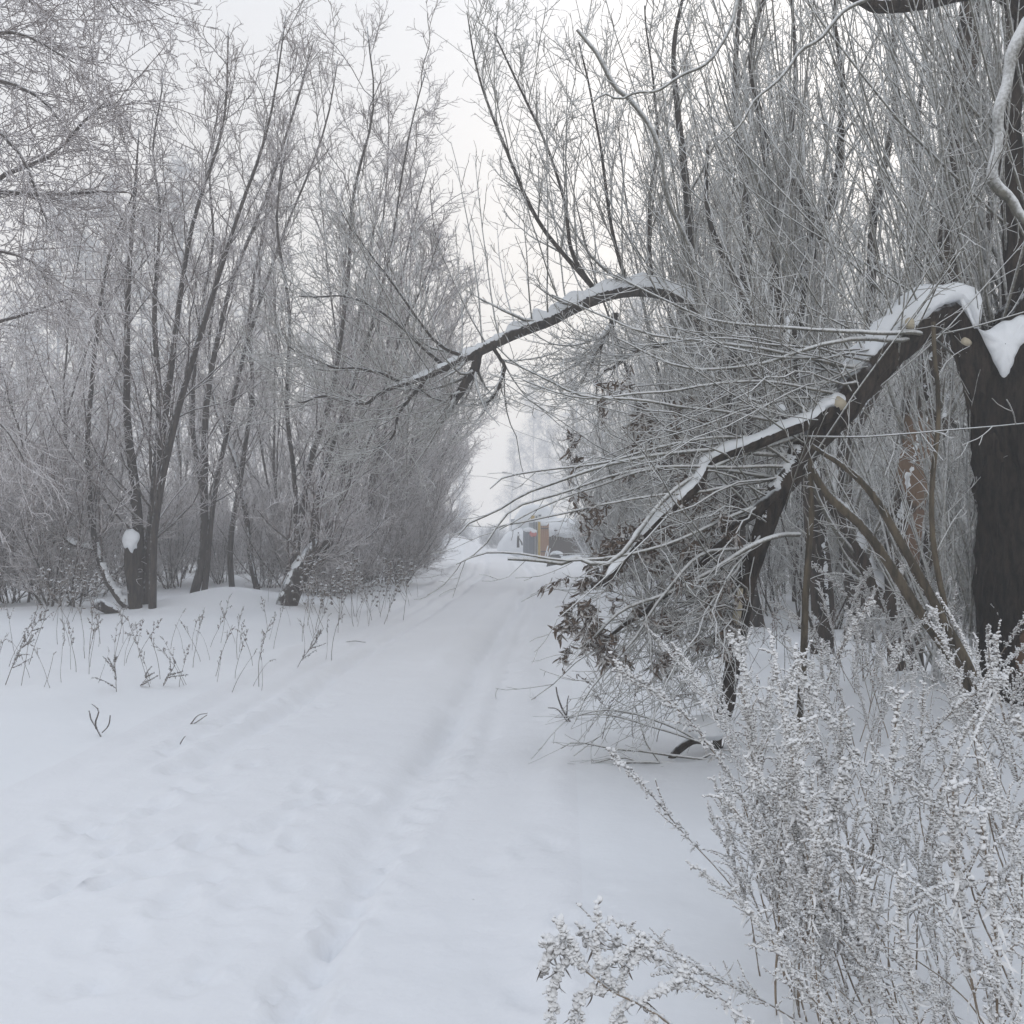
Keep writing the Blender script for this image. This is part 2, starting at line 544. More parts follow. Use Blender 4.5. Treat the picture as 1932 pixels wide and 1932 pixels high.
def snow_mat(name, col=(0.87, 0.885, 0.905), bump=0.012, scales=(3.0, 22.0)):
    m, n, bs = base_mat(name, 0.75)
    L = n.links.new
    bs.inputs['Base Color'].default_value = col + (1,)
    tc = n.nodes.new('ShaderNodeTexCoord')
    a = n.nodes.new('ShaderNodeTexNoise'); a.inputs['Scale'].default_value = scales[0]; a.inputs['Detail'].default_value = 6
    b = n.nodes.new('ShaderNodeTexNoise'); b.inputs['Scale'].default_value = scales[1]; b.inputs['Detail'].default_value = 5
    L(tc.outputs['Object'], a.inputs['Vector']); L(tc.outputs['Object'], b.inputs['Vector'])
    s = n.nodes.new('ShaderNodeMath'); s.operation = 'MULTIPLY_ADD'; s.inputs[1].default_value = 0.25
    L(b.outputs[0], s.inputs[0]); L(a.outputs[0], s.inputs[2])
    bp = n.nodes.new('ShaderNodeBump'); bp.inputs['Strength'].default_value = 0.7; bp.inputs['Distance'].default_value = bump
    L(s.outputs[0], bp.inputs['Height']); L(bp.outputs[0], bs.inputs['Normal'])
    cr = n.nodes.new('ShaderNodeMix'); cr.data_type = 'RGBA'
    cr.inputs[6].default_value = tuple(c * 0.93 for c in col) + (1,); cr.inputs[7].default_value = tuple(min(1, c * 1.04) for c in col) + (1,)
    c0 = n.nodes.new('ShaderNodeTexNoise'); c0.inputs['Scale'].default_value = 0.6; c0.inputs['Detail'].default_value = 5
    L(tc.outputs['Object'], c0.inputs['Vector']); L(c0.outputs[0], cr.inputs[0]); L(cr.outputs[2], bs.inputs['Base Color'])
    return m


FROST = (0.72, 0.75, 0.78)
M = {}
M['snow'] = snow_mat('snow')
M['road_snow'] = snow_mat('packed_snow', (0.85, 0.86, 0.88), 0.018, (5.0, 30.0))
M['cap'] = snow_mat('settled_snow', (0.84, 0.86, 0.88), 0.012, (14.0, 60.0))
M['bark'] = frost_mat('willow_bark', (0.014, 0.012, 0.011), (0.065, 0.050, 0.039), FROST, 0.5, 0.85, 14, 1.0, bump=0.03)
M['bark_left'] = frost_mat('frosted_grey_bark', (0.022, 0.019, 0.018), (0.075, 0.060, 0.050), FROST, 0.15, 0.8, 18, 1.2, bump=0.01, side=(-0.25, 0))
M['branch_left'] = frost_mat('frosted_branch_left', (0.045, 0.038, 0.036), (0.13, 0.11, 0.10), (0.8, 0.8, 0.81), 0.0, 0.7, 40, 1.0)
M['twig_left'] = frost_mat('frosted_twig_left', (0.12, 0.095, 0.09), (0.27, 0.225, 0.21), (0.83, 0.81, 0.82), -0.55, 0.45, 30, 1.3)
M['branch_right'] = frost_mat('frosted_branch_right', (0.06, 0.058, 0.048), (0.17, 0.16, 0.13), (0.76, 0.77, 0.77), -0.5, 0.5, 60, 0.9)
M['twig_right'] = frost_mat('frosted_twig_right', (0.14, 0.13, 0.11), (0.28, 0.26, 0.225), (0.78, 0.79, 0.79), -0.55, 0.4, 40, 1.2)
M['white_twig'] = frost_mat('heavily_frosted_twig', (0.35, 0.36, 0.38), (0.5, 0.51, 0.53), (0.8, 0.82, 0.85), -0.5, 0.5, 40, 1.0)
M['stem'] = frost_mat('dry_stem', (0.15, 0.115, 0.085), (0.30, 0.24, 0.18), FROST, -0.1, 0.7, 60, 1.4)
M['stem_dark'] = frost_mat('dry_dark_stem', (0.07, 0.055, 0.045), (0.17, 0.13, 0.105), FROST, 0.0, 0.8, 60, 1.4)
M['rime'] = frost_mat('rime_clumps', (0.13, 0.12, 0.11), (0.32, 0.30, 0.28), (0.87, 0.87, 0.87), -0.8, 0.25, 60, 1.6)
M['rime_dark'] = frost_mat('rimed_seed_heads', (0.07, 0.06, 0.05), (0.17, 0.14, 0.12), (0.74, 0.76, 0.78), -0.1, 0.8, 90, 1.3)
M['leaf'] = frost_mat('dead_leaves', (0.05, 0.038, 0.030), (0.19, 0.14, 0.105), (0.66, 0.65, 0.64), -0.05, 0.9, 60, 1.6, bark_scale=(20, 20, 20))
M['cut'] = plain('fresh_sawn_wood', (0.50, 0.44, 0.33), 0.7, 0.22, 30)

# ------------------------------------------------------------------ ground
def road_c(y):
    y = np.asarray(y, float)
    return -1.62 + 0.05 * np.minimum(y, 30) - 0.0035 * np.maximum(y - 30, 0) ** 1.6


prints = []
pr = np.random.default_rng(21)
for (u0, v0, u1, v1, n, wd) in [(500, 1925, 700, 1660, 15, 26), (700, 1660, 800, 1520, 10, 20), (560, 1925, 720, 1620, 12, 18), (800, 1520, 900, 1370, 12, 16), (1000, 1180, 960, 1300, 8, 8),
                                (60, 1900, 200, 1560, 9, 90), (300, 1420, 640, 1270, 26, 16), (300, 1480, 640, 1300, 18, 30), (60, 1600, 500, 1450, 26, 60), (300, 1700, 700, 1450, 30, 70),
                                (640, 1270, 800, 1180, 12, 8), (100, 1700, 420, 1560, 14, 60), (360, 1870, 520, 1640, 8, 60), (900, 1640, 1060, 1600, 3, 20), (1000, 1900, 1080, 1700, 3, 30)]:
    for k in range(n):
        t = (k + pr.random()) / n
        u = u0 + (u1 - u0) * t + pr.normal() * wd * 0.6; v = v0 + (v1 - v0) * t + pr.normal() * wd * 0.25
        Y = CAM_H * FPX / max(v - HORIZ, 20)
        prints.append(((u - 966) / FPX * Y, Y, pr.uniform(0.045, 0.09), pr.uniform(0.08, 0.15), pr.normal(0.1, 0.5), pr.uniform(0.008, 0.026)))


def hgt(x, y, fine=True):
    x = np.asarray(x, float); y = np.asarray(y, float)
    s = x - road_c(y)
    h = 0.12 * sm(-1.75, -2.9, s) + 0.02 * sm(-3.5, -6.5, s)
    h = h + 0.26 * sm(1.9, 4.6, s) + 0.05 * sm(1.5, 1.9, s)
    h = h + 0.32 * np.exp(-((x + 5.2) / 0.9) ** 2 - ((y - 18.8) / 1.8) ** 2)      # drift between the left trees
    h = h + 0.10 * np.exp(-((x + 1.2) / 1.2) ** 2 - ((y - 12.5) / 2.2) ** 2) * 0
    h = h + 0.22 * np.exp(-((x + 1.5) / 0.8) ** 2 - ((y - 34) / 3.5) ** 2)         # bank thrown up where the track turns
    h = h + 0.9 * np.exp(-((x + 2.9) / 1.6) ** 2 - ((y - 50) / 5.0) ** 2)
    h = h + 0.25 * np.exp(-((x - 3.0) / 0.8) ** 2 - ((y - 7.2) / 0.9) ** 2)        # drift at the foot of the big willow
    off = sm(1.6, 2.6, np.abs(s))
    h = h + off * (0.16 * vnoise(x * 0.35, y * 0.35, 1) + 0.07 * vnoise(x * 1.1, y * 1.1, 2))
    h = h + 0.05 * vnoise(x * 0.8, y * 0.35, 3)
    on = 1 - sm(1.5, 2.2, np.abs(s))
    w = 0.12 * vnoise(y * 0.5, 3.3, 4)
    for c, dpt, sg in ((-0.80, 0.085, 0.12), (-1.12, 0.035, 0.08), (0.70, 0.085, 0.12), (1.02, 0.035, 0.08), (1.45, 0.03, 0.12), (-1.5, 0.03, 0.12)):
        fadein = sm(4.0, 9.0, y) if c != 0.70 else sm(2.5, 8.0, y) * 0.8 + 0.2
        h = h - dpt * fadein * np.exp(-((s + w - c) / sg) ** 2) * (1 + 0.8 * vnoise(x * 3, y * 1.5, 5) + 0.5 * vnoise(x * 9, y * 7, 15) * sm(30, 12, y))
    h = h + 0.05 * np.exp(-((s + 1.72 + w) / 0.16) ** 2) * sm(7, 12, y) * (0.8 + 1.6 * vnoise(x * 2.5, y * 1.2, 12)) + 0.045 * np.exp(-((s + w - 0.28) / 0.15) ** 2) * sm(7, 12, y) * (0.8 + 1.5 * vnoise(x * 2.5, y * 1.2, 13)) + 0.05 * np.exp(-((s - 1.55) / 0.2) ** 2) * (0.7 + 1.5 * vnoise(x * 3, y * 1.5, 14))
    h = h + 0.015 * on * np.exp(-((s - 0.0) / 0.5) ** 2)
    if fine:
        scuff = 0.35 + 0.65 * sm(0.0, 0.25, vnoise(x * 0.6, y * 0.45, 6) + 0.15)
        h = h + 0.012 * scuff * (vnoise(x * 5.5, y * 5.5, 7)) * sm(26, 10, y)
        h = h + 0.010 * scuff * (vnoise(x * 13, y * 13, 8)) * sm(14, 5, y) + 0.004 * scuff * (vnoise(x * 30, y * 30, 9)) * sm(7, 3, y)
    return h


def make_ground():
    sr = np.concatenate([np.linspace(-4.2, -1.7, 70)[:-1], np.linspace(-1.7, 1.7, 100), np.linspace(1.7, 4.2, 60)[1:]])
    far = 4.2 * (1.045 ** np.arange(1, 92))
    sg = np.concatenate([-far[::-1], sr, far])
    y = [-25.0]
    while y[-1] < 1.6: y.append(y[-1] + max(0.1, min(2.0, (1.8 - y[-1]) * 0.15)))
    while y[-1] < 260: y.append(y[-1] + max(0.022, y[-1] * 0.0085))
    yg = np.array(y)
    S, Y = np.meshgrid(sg, yg)
    X = S + road_c(np.minimum(Y, 75))
    Z = hgt(X, Y)
    for (px, py, a, b, th, d) in prints:
        m = (np.abs(X - px) < 0.5) & (np.abs(Y - py) < 0.5)
        if not m.any(): continue
        dx = X[m] - px; dy = Y[m] - py
        uu = (dx * math.cos(th) + dy * math.sin(th)) / a; vv = (-dx * math.sin(th) + dy * math.cos(th)) / b
        rr = uu * uu + vv * vv
        Z[m] += -d * np.exp(-rr ** 3) + d * 0.35 * np.exp(-((np.sqrt(rr) - 1.5) / 0.35) ** 2)
    V = np.stack([X, Y, Z], -1)
    gu = np.gradient(V, axis=1); gv = np.gradient(V, axis=0)
    Nn = norm(np.cross(gu, gv))
    ny, ns = X.shape
    i0 = int(np.argmin(np.abs(sg + 1.7))); i1 = int(np.argmin(np.abs(sg - 1.7)))
    for nm, parts, mat in (('ground', [(0, i0), (i1, ns - 1)], M['snow']), ('road', [(i0, i1)], M['road_snow'])):
        mb = MB(); nor = []
        for a, b in parts:
            vv = V[:, a:b + 1].reshape(-1, 3); w = b - a + 1
            idx = np.arange(ny * w).reshape(ny, w)
            mb.add(vv, np.stack([idx[:-1, :-1], idx[:-1, 1:], idx[1:, 1:], idx[1:, :-1]], -1).reshape(-1, 4))
            nor.append(Nn[:, a:b + 1].reshape(-1, 3))
        o = mb.build(nm, mat, normals=np.concatenate(nor))
        o['kind'] = 'structure'
        o['label'] = 'untrodden deep snow on both sides of the track' if nm == 'ground' else 'snow covered track with wheel ruts and footprints'


make_ground()

# ------------------------------------------------------------------ tree builder
def crown_levels(stems, srad, n1=18, l1=(0.9, 2.6), a1=(18, 45), t1=(0.25, 0.98), up1=0.10, n2=11, l2=(0.3, 0.9), n3=6, l3=(0.06, 0.2),
                 r1=0.45, rmin=0.0035, up2=0.06, K1=9, K2=6, wig=0.09, tip=True, extra=None, lean=(0, 0, 0)):
    """vectorised branching; returns level arrays"""
    lean = np.asarray(lean, float)
    p, d, r, t = spawn(stems, srad, n1, t1[0], t1[1], *a1)
    L = rng.uniform(*l1, len(p)) * (1.15 - 0.6 * t)
    B1 = grow(p, d, L, K1, wig, lean + [0, 0, up1])
    R1 = taper(np.clip(r * r1, rmin * 1.4, 0.03), rmin, K1, len(p))
    if extra is not None:
        B1 = np.concatenate([B1, extra[0]]); R1 = np.concatenate([R1, extra[1]])
    p, d, r, t = spawn(B1, R1, n2, 0.12, 1.0, 22, 55)
    if tip:                                            # twigs straight off the stems too
        q = spawn(stems, srad, max(4, n2), t1[0], 1.0, 25, 65)
        p = np.concatenate([p, q[0]]); d = np.concatenate([d, q[1]]); t = np.concatenate([t, q[3]])
    L = rng.uniform(*l2, len(p)) * (1.1 - 0.5 * t)
    B2 = grow(p, d, L, K2, wig * 1.2, lean * 0.5 + [0, 0, up2], bend=0.05)
    R2 = taper(rmin * 1.15, rmin * 0.8, K2, len(p))
    if n3:
        p, d, r, t = spawn(B2, R2, n3, 0.15, 1.0, 30, 65)
        L = rng.uniform(*l3, len(p))
        B3 = grow(p, d, L, 5, 0.10, (0, 0, 0.12), bend=0.24)
        R3 = taper(rmin * 0.9, rmin * 0.6, 5, len(p))
    else:
        B3 = np.zeros((0, 5, 3)); R3 = np.zeros((0, 5))
    return (B1, R1), (B2, R2), (B3, R3)


def plant_tree(name, label, cat, base, stems, K=22, mats=('bark_left', 'branch_left', 'twig_left'), group=None, snow=(), sides=9, ridge=0.05, prune=None, **kw):
    root = thing(name, label, cat, base, group)
    paths = np.stack([s[0] for s in stems]); rad = np.stack([s[1] for s in stems])
    mb = MB(); tubes(mb, paths, rad, sides, ridge=ridge, cap=True)
    tr = mb.build('trunk', M[mats[0]] if isinstance(mats[0], str) else mats[0], root)
    (a, ar), (b, br), (c, cr) = crown_levels(paths, rad, **kw)
    mb = MB(); tubes(mb, a, ar, 4)
    lm = mb.build('limbs', M[mats[1]], root)
    if prune is not None:
        k = prune(b[:, -1]); b, br = b[k], br[k]
        if len(c): k = prune(c[:, -1]); c, cr = c[k], cr[k]
    mb = MB(); tubes(mb, b, br, 3)
    if len(c): tubes(mb, c, cr, 3)
    mb.build('crown', M[mats[2]], root)
    if snow:
        for (i, h, t0, t1, sd) in snow:
            mb = MB(); snow_on(mb, paths[i], rad[i], h, t0=t0, t1=t1, seed=sd)
            mb.build('snow_cap', M['cap'], root)
    return root


def gbase(u, y):
    x = (u - 966) / FPX * y
    return np.array([x, y, float(hgt(x, y)) - 0.05])


def stem_px(y, pts, K=22, wob=0.03):
    f = 0.62 if y > 15.5 else 0.95
    p, r = limb(pts, y, K, wob)
    return p, np.maximum(r * f, 0.006)

# ------------------------------------------------------------------ left hero trees
CL = dict(n1=23, t1=(0.13, 0.98), a1=(22, 58), wig=0.13, up1=0.08, l1=(0.6, 2.6), n2=9, l2=(0.25, 0.9), n3=6, l3=(0.07, 0.24), rmin=0.0062, r1=0.3)
Y = 17.0
plant_tree('willow', 'leftmost tall willow, many stems, its lowest one sweeping out left under snow', 'tree', P(265, 1170, Y), [
    stem_px(Y, [(268, 1180, 22), (262, 1050, 18), (254, 900, 14), (238, 700, 9), (246, 480, 7), (256, 330, 4), (262, 240, 2)]),
    stem_px(Y, [(278, 1175, 18), (285, 980, 14), (308, 800, 11), (335, 600, 8), (368, 410, 6), (420, 230, 4), (432, 60, 2)]),
    stem_px(Y - .5, [(285, 1170, 12), (292, 1000, 11), (335, 780, 10), (400, 560, 8), (450, 400, 6), (505, 240, 4), (540, 40, 2)]),
    stem_px(Y - .3, [(262, 1160, 15), (215, 1118, 11), (182, 1040, 10), (166, 920, 8), (172, 760, 7), (184, 610, 6), (205, 470, 4), (262, 330, 2)]),
    stem_px(Y + .3, [(270, 1100, 14), (292, 900, 10), (300, 740, 9), (292, 560, 7), (300, 400, 4), (285, 280, 3), (310, 150, 2)]),
    stem_px(Y - .3, [(186, 1050, 8), (165, 1035, 6), (140, 1030, 5), (100, 990, 3), (60, 900, 2), (30, 800, 2), (10, 720, 1.5)]),
], snow=[(3, 0.09, 0.01, 0.20, 3), (5, 0.06, 0.0, 0.2, 4)], **CL)
# snow-topped stub beside it and the sawn log at its foot
r0 = thing('tree_stump', 'tall dark broken stump with a rounded snow head beside the left willow', 'stump', P(258, 1170, 16.6))
pa, ra = limb([(258, 1175, 13), (252, 1110, 12), (247, 1050, 12), (245, 1010, 10)], 16.6, 16, 0.01)
mb = MB(); tubes(mb, pa[None], ra[None], 12, ridge=0.12, cap=True); mb.build('trunk', M['bark'], r0)
mb = MB(); plaster(mb, [(231, 1026), (231, 1010), (238, 1000), (250, 997), (262, 1006), (264, 1018), (258, 1026), (260, 1036), (252, 1034), (250, 1046), (244, 1040), (241, 1030), (236, 1036)], 16.46, 0.13, 3, back=1.6)
mb.build('snow_cap', M['cap'], r0)
r0 = thing('log', 'short sawn log with snow on it, lying at the foot of the left willow', 'log', P(215, 1160, 16.2))
pa, ra = limb([(182, 1138, 10, 15.8), (212, 1154, 10, 16.1), (262, 1182, 10, 16.5)], 16.2, 10)
mb = MB(); tubes(mb, pa[None], ra[None], 12, ridge=0.04, cap=True); mb.build('log_body', M['bark_left'], r0)
mb = MB(); snow_on(mb, pa, ra, 0.05, t0=0.02, t1=0.95); mb.build('snow_cap', M['cap'], r0)

plant_tree('willow', 'dark upright willow stem just right of the snow topped stump, leaning right higher up', 'tree', P(378, 1122, 20), [
    stem_px(20, [(368, 1128, 14), (385, 1040, 13), (387, 900, 11), (392, 740, 9), (430, 570, 7), (490, 400, 5), (560, 200, 4), (585, 80, 2)]),
    stem_px(20, [(385, 1125, 10), (395, 980, 8), (430, 800, 7), (470, 640, 6), (540, 430, 4), (610, 250, 3), (640, 110, 2)]),
    stem_px(20.4, [(388, 950, 8), (365, 800, 7), (372, 640, 5), (400, 460, 4), (395, 330, 3), (420, 200, 2)]),
], **CL)
plant_tree('willow', 'willow with a low snowy limb stub pointing right towards the track', 'tree', P(538, 1148, 18), [
    limb([(534, 1160, 21), (556, 1098, 20), (582, 1056, 19), (604, 1030, 17), (622, 1016, 13)], 17.3, 22),
    stem_px(18, [(552, 1105, 15), (572, 960, 13), (590, 850, 10), (625, 740, 8), (655, 560, 6), (662, 380, 5), (700, 200, 3), (690, 50, 2)]),
    stem_px(18.2, [(585, 1060, 10), (600, 920, 9), (640, 800, 7), (690, 650, 6), (735, 480, 4), (760, 320, 3), (800, 130, 2)]),
    stem_px(17.8, [(612, 1030, 8), (650, 930, 6), (700, 820, 5), (740, 690, 4), (790, 560, 3), (830, 440, 2)]),
    stem_px(18.1, [(560, 1060, 9), (556, 900, 7), (540, 760, 6), (545, 600, 5), (520, 430, 4), (540, 260, 2)]),
], snow=[(0, 0.10, 0.15, 1.0, 7)], **CL)
plant_tree('willow', 'thin willow with a pale snow plastered trunk leaning left, behind the snow drift', 'tree', P(482, 1112, 22), [
    stem_px(22, [(486, 1120, 9), (475, 1060, 9), (462, 960, 8), (440, 860, 6), (410, 780, 5), (395, 640, 4), (420, 460, 2)]),
    stem_px(22, [(438, 1118, 9), (436, 1020, 9), (455, 900, 8), (475, 760, 6), (470, 600, 5), (500, 420, 3), (520, 280, 2)]),
], snow=[(0, 0.08, 0.02, 0.65, 9)], **CL)

# side stems of the dense willow mass leaning over the track from the left
for i, (ub, yb, tops, lab) in enumerate([
    (640, 23, [(690, 700), (730, 330), (650, 420), (600, 300)], 'dense frosted willow nearest the leaning trunk on the left side of the track'),
    (700, 25, [(780, 640), (810, 300), (740, 200), (850, 520)], 'tall frosted willow whose top reaches high above the left of the track'),
    (745, 27, [(850, 700), (830, 450), (880, 560), (780, 330)], 'frosted willow with dark trunk leaning out towards the middle of the track'),
    (775, 32, [(880, 790), (860, 650), (830, 520), (900, 700)], 'farther frosted willow on the left where the track narrows'),
    (800, 38, [(880, 860), (850, 740), (890, 800), (830, 640)], 'farthest faded willow on the left edge of the track'),
]):
    st = []
    for k, (tu, tv) in enumerate(tops):
        ub2 = ub + (k - 1.5) * 9
        vb = HORIZ + (CAM_H - 0.25) * FPX / yb + 8
        st.append(stem_px(yb + (k - 1.5) * 0.5, [(ub2, vb, 9 - k), (ub2 + (tu - ub2) * .12, vb + (tv - vb) * .3, 7 - k), (ub2 + (tu - ub2) * .45, vb + (tv - vb) * .65, 5 - k * .7), (tu, tv, 1.2)], wob=0.05))
    plant_tree('willow', lab, 'tree', P(ub, vb, yb), st, n1=24, a1=(20, 52), wig=0.12, l1=(0.7, 2.8), t1=(0.08, 0.98), n2=9, l2=(0.3, 1.0), n3=6, l3=(0.08, 0.28), rmin=0.0068, r1=0.3, lean=(0.035, 0, 0))

# ------------------------------------------------------------------ background tree prototypes
def proto_tree(name, label, cat, nst, h, spread, mats, group, n1, n2, n3, rmin, l1, t0=0.1, up=0.1, rb=0.07, wig=0.09):
    base = np.zeros((nst, 3)); base[:, :2] = rng.normal(size=(nst, 2)) * 0.18
    d = np.stack([rng.normal(size=nst) * spread, rng.normal(size=nst) * spread, np.ones(nst)], 1)
    paths = grow(base - [0, 0, 0.2], d, rng.uniform(0.65, 1.0, nst) * h, 20, 0.05, (0, 0, 0.03))
    rad = taper(rng.uniform(0.5, 1, nst) * rb, 0.006, 20, nst)
    return plant_tree(name, label, cat, (0, 0, 0), [(paths[i], rad[i]) for i in range(nst)], mats=mats, group=group, sides=6, ridge=0.03,
                      wig=wig, n1=n1, l1=l1, t1=(t0, 0.98), n2=n2, l2=(0.3, 1.0), n3=n3, rmin=rmin, up1=up)


ORD = ['nearest', 'second nearest', 'third nearest', 'fourth nearest', 'fifth nearest', 'sixth nearest', 'seventh nearest', 'eighth nearest', 'farthest']
LM_L = [(60, 'the left border of the picture'), (215, 'the low sweeping stem'), (330, 'the snow topped stump'), (460, 'the dark upright willow'),
        (620, 'the leaning willow stub'), (800, 'the dense roadside row'), (940, 'the left side of the far bend')]
LM_R = [(1130, 'the woodshed'), (1230, 'the falling part of the arch'), (1330, 'the top of the arch'), (1450, 'the trunk of the arched willow'), (1600, 'the snow plastered trunk'), (1760, 'the peeled trunk'), (9999, 'the big dark willow')]


def names_for(uy, fmt, marks):
    """a label for each (u, depth): what it stands behind, and its rank from the viewer there"""
    key = [next((m for b, m in marks if u < b), marks[-1][1]) for u, y in uy]
    out = []
    for i, (u, y) in enumerate(uy):
        same = sorted(j for j in range(len(uy)) if key[j] == key[i])
        rank = sorted(same, key=lambda j: uy[j][1]).index(i)
        out.append(fmt.format(m=key[i]) + ('' if len(same) == 1 else ', %s of them there' % ORD[min(rank, 8)]))
    return out


GL = 'willows crowded together behind the left roadside trees'
LL = 'one of many hazy frosted willows crowded behind the trees on the left'
pl = [proto_tree('willow', LL, 'tree', n, h, s, ('bark_left', 'branch_left', 'twig_left'), GL, 14, 8, 5, 0.0075, (0.8, 2.6), rb=0.05, wig=0.13)
      for n, h, s in ((5, 10, 0.16), (6, 8, 0.22), (4, 11.5, 0.12))]
pbush = proto_tree('bush', 'one of the low frosted bushes filling the gaps under the left trees', 'bush', 14, 3.0, 0.35, ('bark_left', 'branch_left', 'twig_left'),
                   'low bushes under the left trees', 9, 7, 4, 0.005, (0.4, 1.1), t0=0.15, rb=0.022)
spots = [(-11, 24), (-8.5, 26), (-6.2, 27), (-13.5, 28), (-4.6, 30), (-10, 31), (-7.6, 33), (-15, 34), (-5.6, 36), (-9.5, 40), (-4.9, 46), (-17, 42), (-12, 48), (-14.5, 22)]
used = [False] * 3
lbs = names_for([(966 + x / y * FPX, y) for x, y in spots], 'hazy willow behind {m}', LM_L)
for k, (x, y) in enumerate(spots):
    p = pl[k % 3]
    loc = (x, y, float(hgt(x, y)) - 0.05); rz = rng.uniform(0, 6.28); sc = rng.uniform(0.8, 1.15)
    if not used[k % 3]:
        used[k % 3] = True; p.location = loc; p.rotation_euler = (0, 0, rz); p['label'] = lbs[k]
    else:
        copy_tree(p, loc, rz, sc, (rng.normal() * .04, rng.normal() * .05), lbs[k])
first = True
bsp = [(20, 19), (90, 20), (150, 21), (330, 23), (420, 24), (500, 23), (570, 22), (610, 20.5), (660, 21.5), (700, 24), (740, 26), (770, 29), (230, 24), (460, 29), (800, 33), (120, 17.2), (-40, 18), (350, 30)]
lbs = names_for(bsp, 'low frosted bush by {m}', LM_L)
for k, (u, y) in enumerate(bsp):
    b = gbase(u, y)
    if first: pbush.location = b; first = False; pbush['label'] = lbs[k]
    else: copy_tree(pbush, b, rng.uniform(0, 6.28), rng.uniform(0.6, 1.15), (rng.normal() * .08, rng.normal() * .08), lbs[k])

# pale, heavily rimed birches far behind on the left, and the trees at the end of the track
GB = 'pale birches standing in the fog'
def proto_birch(label, h):
    base = np.array([[0, 0, -0.2]])
    path = grow(base, np.array([[0.03, 0, 1.0]]), np.array([h]), 22, 0.02, (0, 0, 0.05))
    rad = taper(0.16, 0.015, 22, 1)
    root = thing('birch', label, 'tree', (0, 0, 0), GB)
    mb = MB(); tubes(mb, path, rad * 0.7, 8); mb.build('trunk', M['white_twig'], root)
    p, d, r, t = spawn(path, rad, 60, 0.18, 0.99, 30, 60)
    L = (3.2 - 2.4 * t) * rng.uniform(0.6, 1.1, len(p))
    A = grow(p, d, L, 10, 0.08, (0, 0, 0.0)); AR = taper(0.022, 0.007, 10, len(p))
    mb = MB(); tubes(mb, A, AR, 4); mb.build('limbs', M['white_twig'], root)
    p, d, r, t = spawn(A, AR, 16, 0.15, 1.0, 30, 60)
    B = grow(p, d, rng.uniform(0.4, 1.3, len(p)), 7, 0.1, (0, 0, -0.16)); BR = taper(0.0085, 0.006, 7, len(p))
    p, d, r, t = spawn(B, BR, 6, 0.1, 1.0, 25, 60)
    C = grow(p, d, rng.uniform(0.1, 0.45, len(p)), 4, 0.1, (0, 0, -0.2)); CR = taper(0.0065, 0.005, 4, len(p))
    mb = MB(); tubes(mb, B, BR, 3); tubes(mb, C, CR, 3); mb.build('crown', M['white_twig'], root)
    return root


bz = [proto_birch('one of the pale rimed birches standing far off in the fog', 14), proto_birch('one of the pale rimed birches standing far off in the fog', 17)]
bsp = [(190, 38, 1.0), (330, 40, 0.95), (90, 42, 1.05), (250, 50, 1.0), (20, 55, 1.0), (480, 52, 0.9), (620, 60, 0.9), (1005, 88, 0.8), (1045, 80, 0.75), (1085, 60, 0.72), (960, 95, 0.7), (1130, 55, .7), (870, 80, .6), (1200, 50, 0.8), (1330, 60, 1.0), (1500, 48, 0.9), (1700, 45, 0.9), (1850, 50, 1.0), (1620, 62, 1.0)]
lbs = names_for([(u, y) for u, y, s in bsp], 'pale birch far off behind {m}', LM_L + [(1030, 'the snowy house roof'), (1100, 'the woodshed')] + LM_R[1:])
for k, (u, y, s) in enumerate(bsp):
    b = gbase(u, y)
    if k < 2: bz[k].location = b; bz[k].scale = (s, s, s); bz[k]['label'] = lbs[k]
    else: copy_tree(bz[k % 2], b, rng.uniform(0, 6.28), s, label=lbs[k])

# ------------------------------------------------------------------ near birch, trunk outside the left edge, drooping branches in the top corner
rt = thing('birch', 'near frosted tree whose drooping branches hang into the top left corner', 'tree', (-7.2, 11.5, 0.1))
tp = np.array([crom([(-7.2, 11.5, 0), (-7.1, 11.4, 4), (-7.0, 11.4, 8), (-6.9, 11.4, 11)], 20)])
tr_ = taper(0.2, 0.05, 20, 1)
mb = MB(); tubes(mb, tp, tr_, 12, ridge=0.04); mb.build('trunk', M['bark_left'], rt)
ls = []
for pts in [[(-260, 420, 10), (-60, 380, 6), (0, 328, 5), (100, 292, 4), (175, 215, 2.5), (230, 200, 1)],
            [(-260, 420, 9), (-80, 350, 6), (0, 362, 5), (120, 365, 3.5), (230, 362, 2)],
            [(-260, 700, 9), (-90, 650, 6), (0, 608, 4), (60, 590, 3), (130, 560, 1.5)],
            [(-260, 100, 9), (-100, 40, 7), (0, -10, 5), (90, -30, 3), (220, -20, 2), (290, 5, 1)],
            [(-260, 60, 9), (-100, -40, 7), (30, -80, 5), (150, -60, 3), (230, 30, 1.5)],
            [(-260, 160, 9), (-100, 90, 7), (-20, 60, 5), (60, 70, 3), (140, 120, 1.5)],
            [(-260, 260, 9), (-100, 170, 7), (-20, 150, 5), (70, 180, 3), (130, 260, 1.5)],
            [(-260, 160, 9), (-120, 0, 7), (0, -60, 5), (50, 0, 3), (130, 50, 1.5)],
            [(-260, 500, 9), (-120, 480, 6), (-20, 470, 4), (60, 500, 2.5), (110, 580, 1)],
            [(-260, 300, 9), (-100, 250, 7), (-20, 240, 5), (40, 300, 3), (80, 420, 1.5)],
            [(-260, 800, 9), (-100, 760, 6), (-10, 790, 3), (50, 870, 1.5)]]:
    ls.append(limb(pts, 10.5 + rng.uniform(-1, 1), 14, 0.03))
A = np.stack([a for a, b in ls]); AR = np.stack([b for a, b in ls])
mb = MB(); tubes(mb, A, AR, 6); mb.build('limbs', M['branch_left'], rt)
p, d, r, t = spawn(A, AR, 26, 0.35, 1.0, 20, 60)
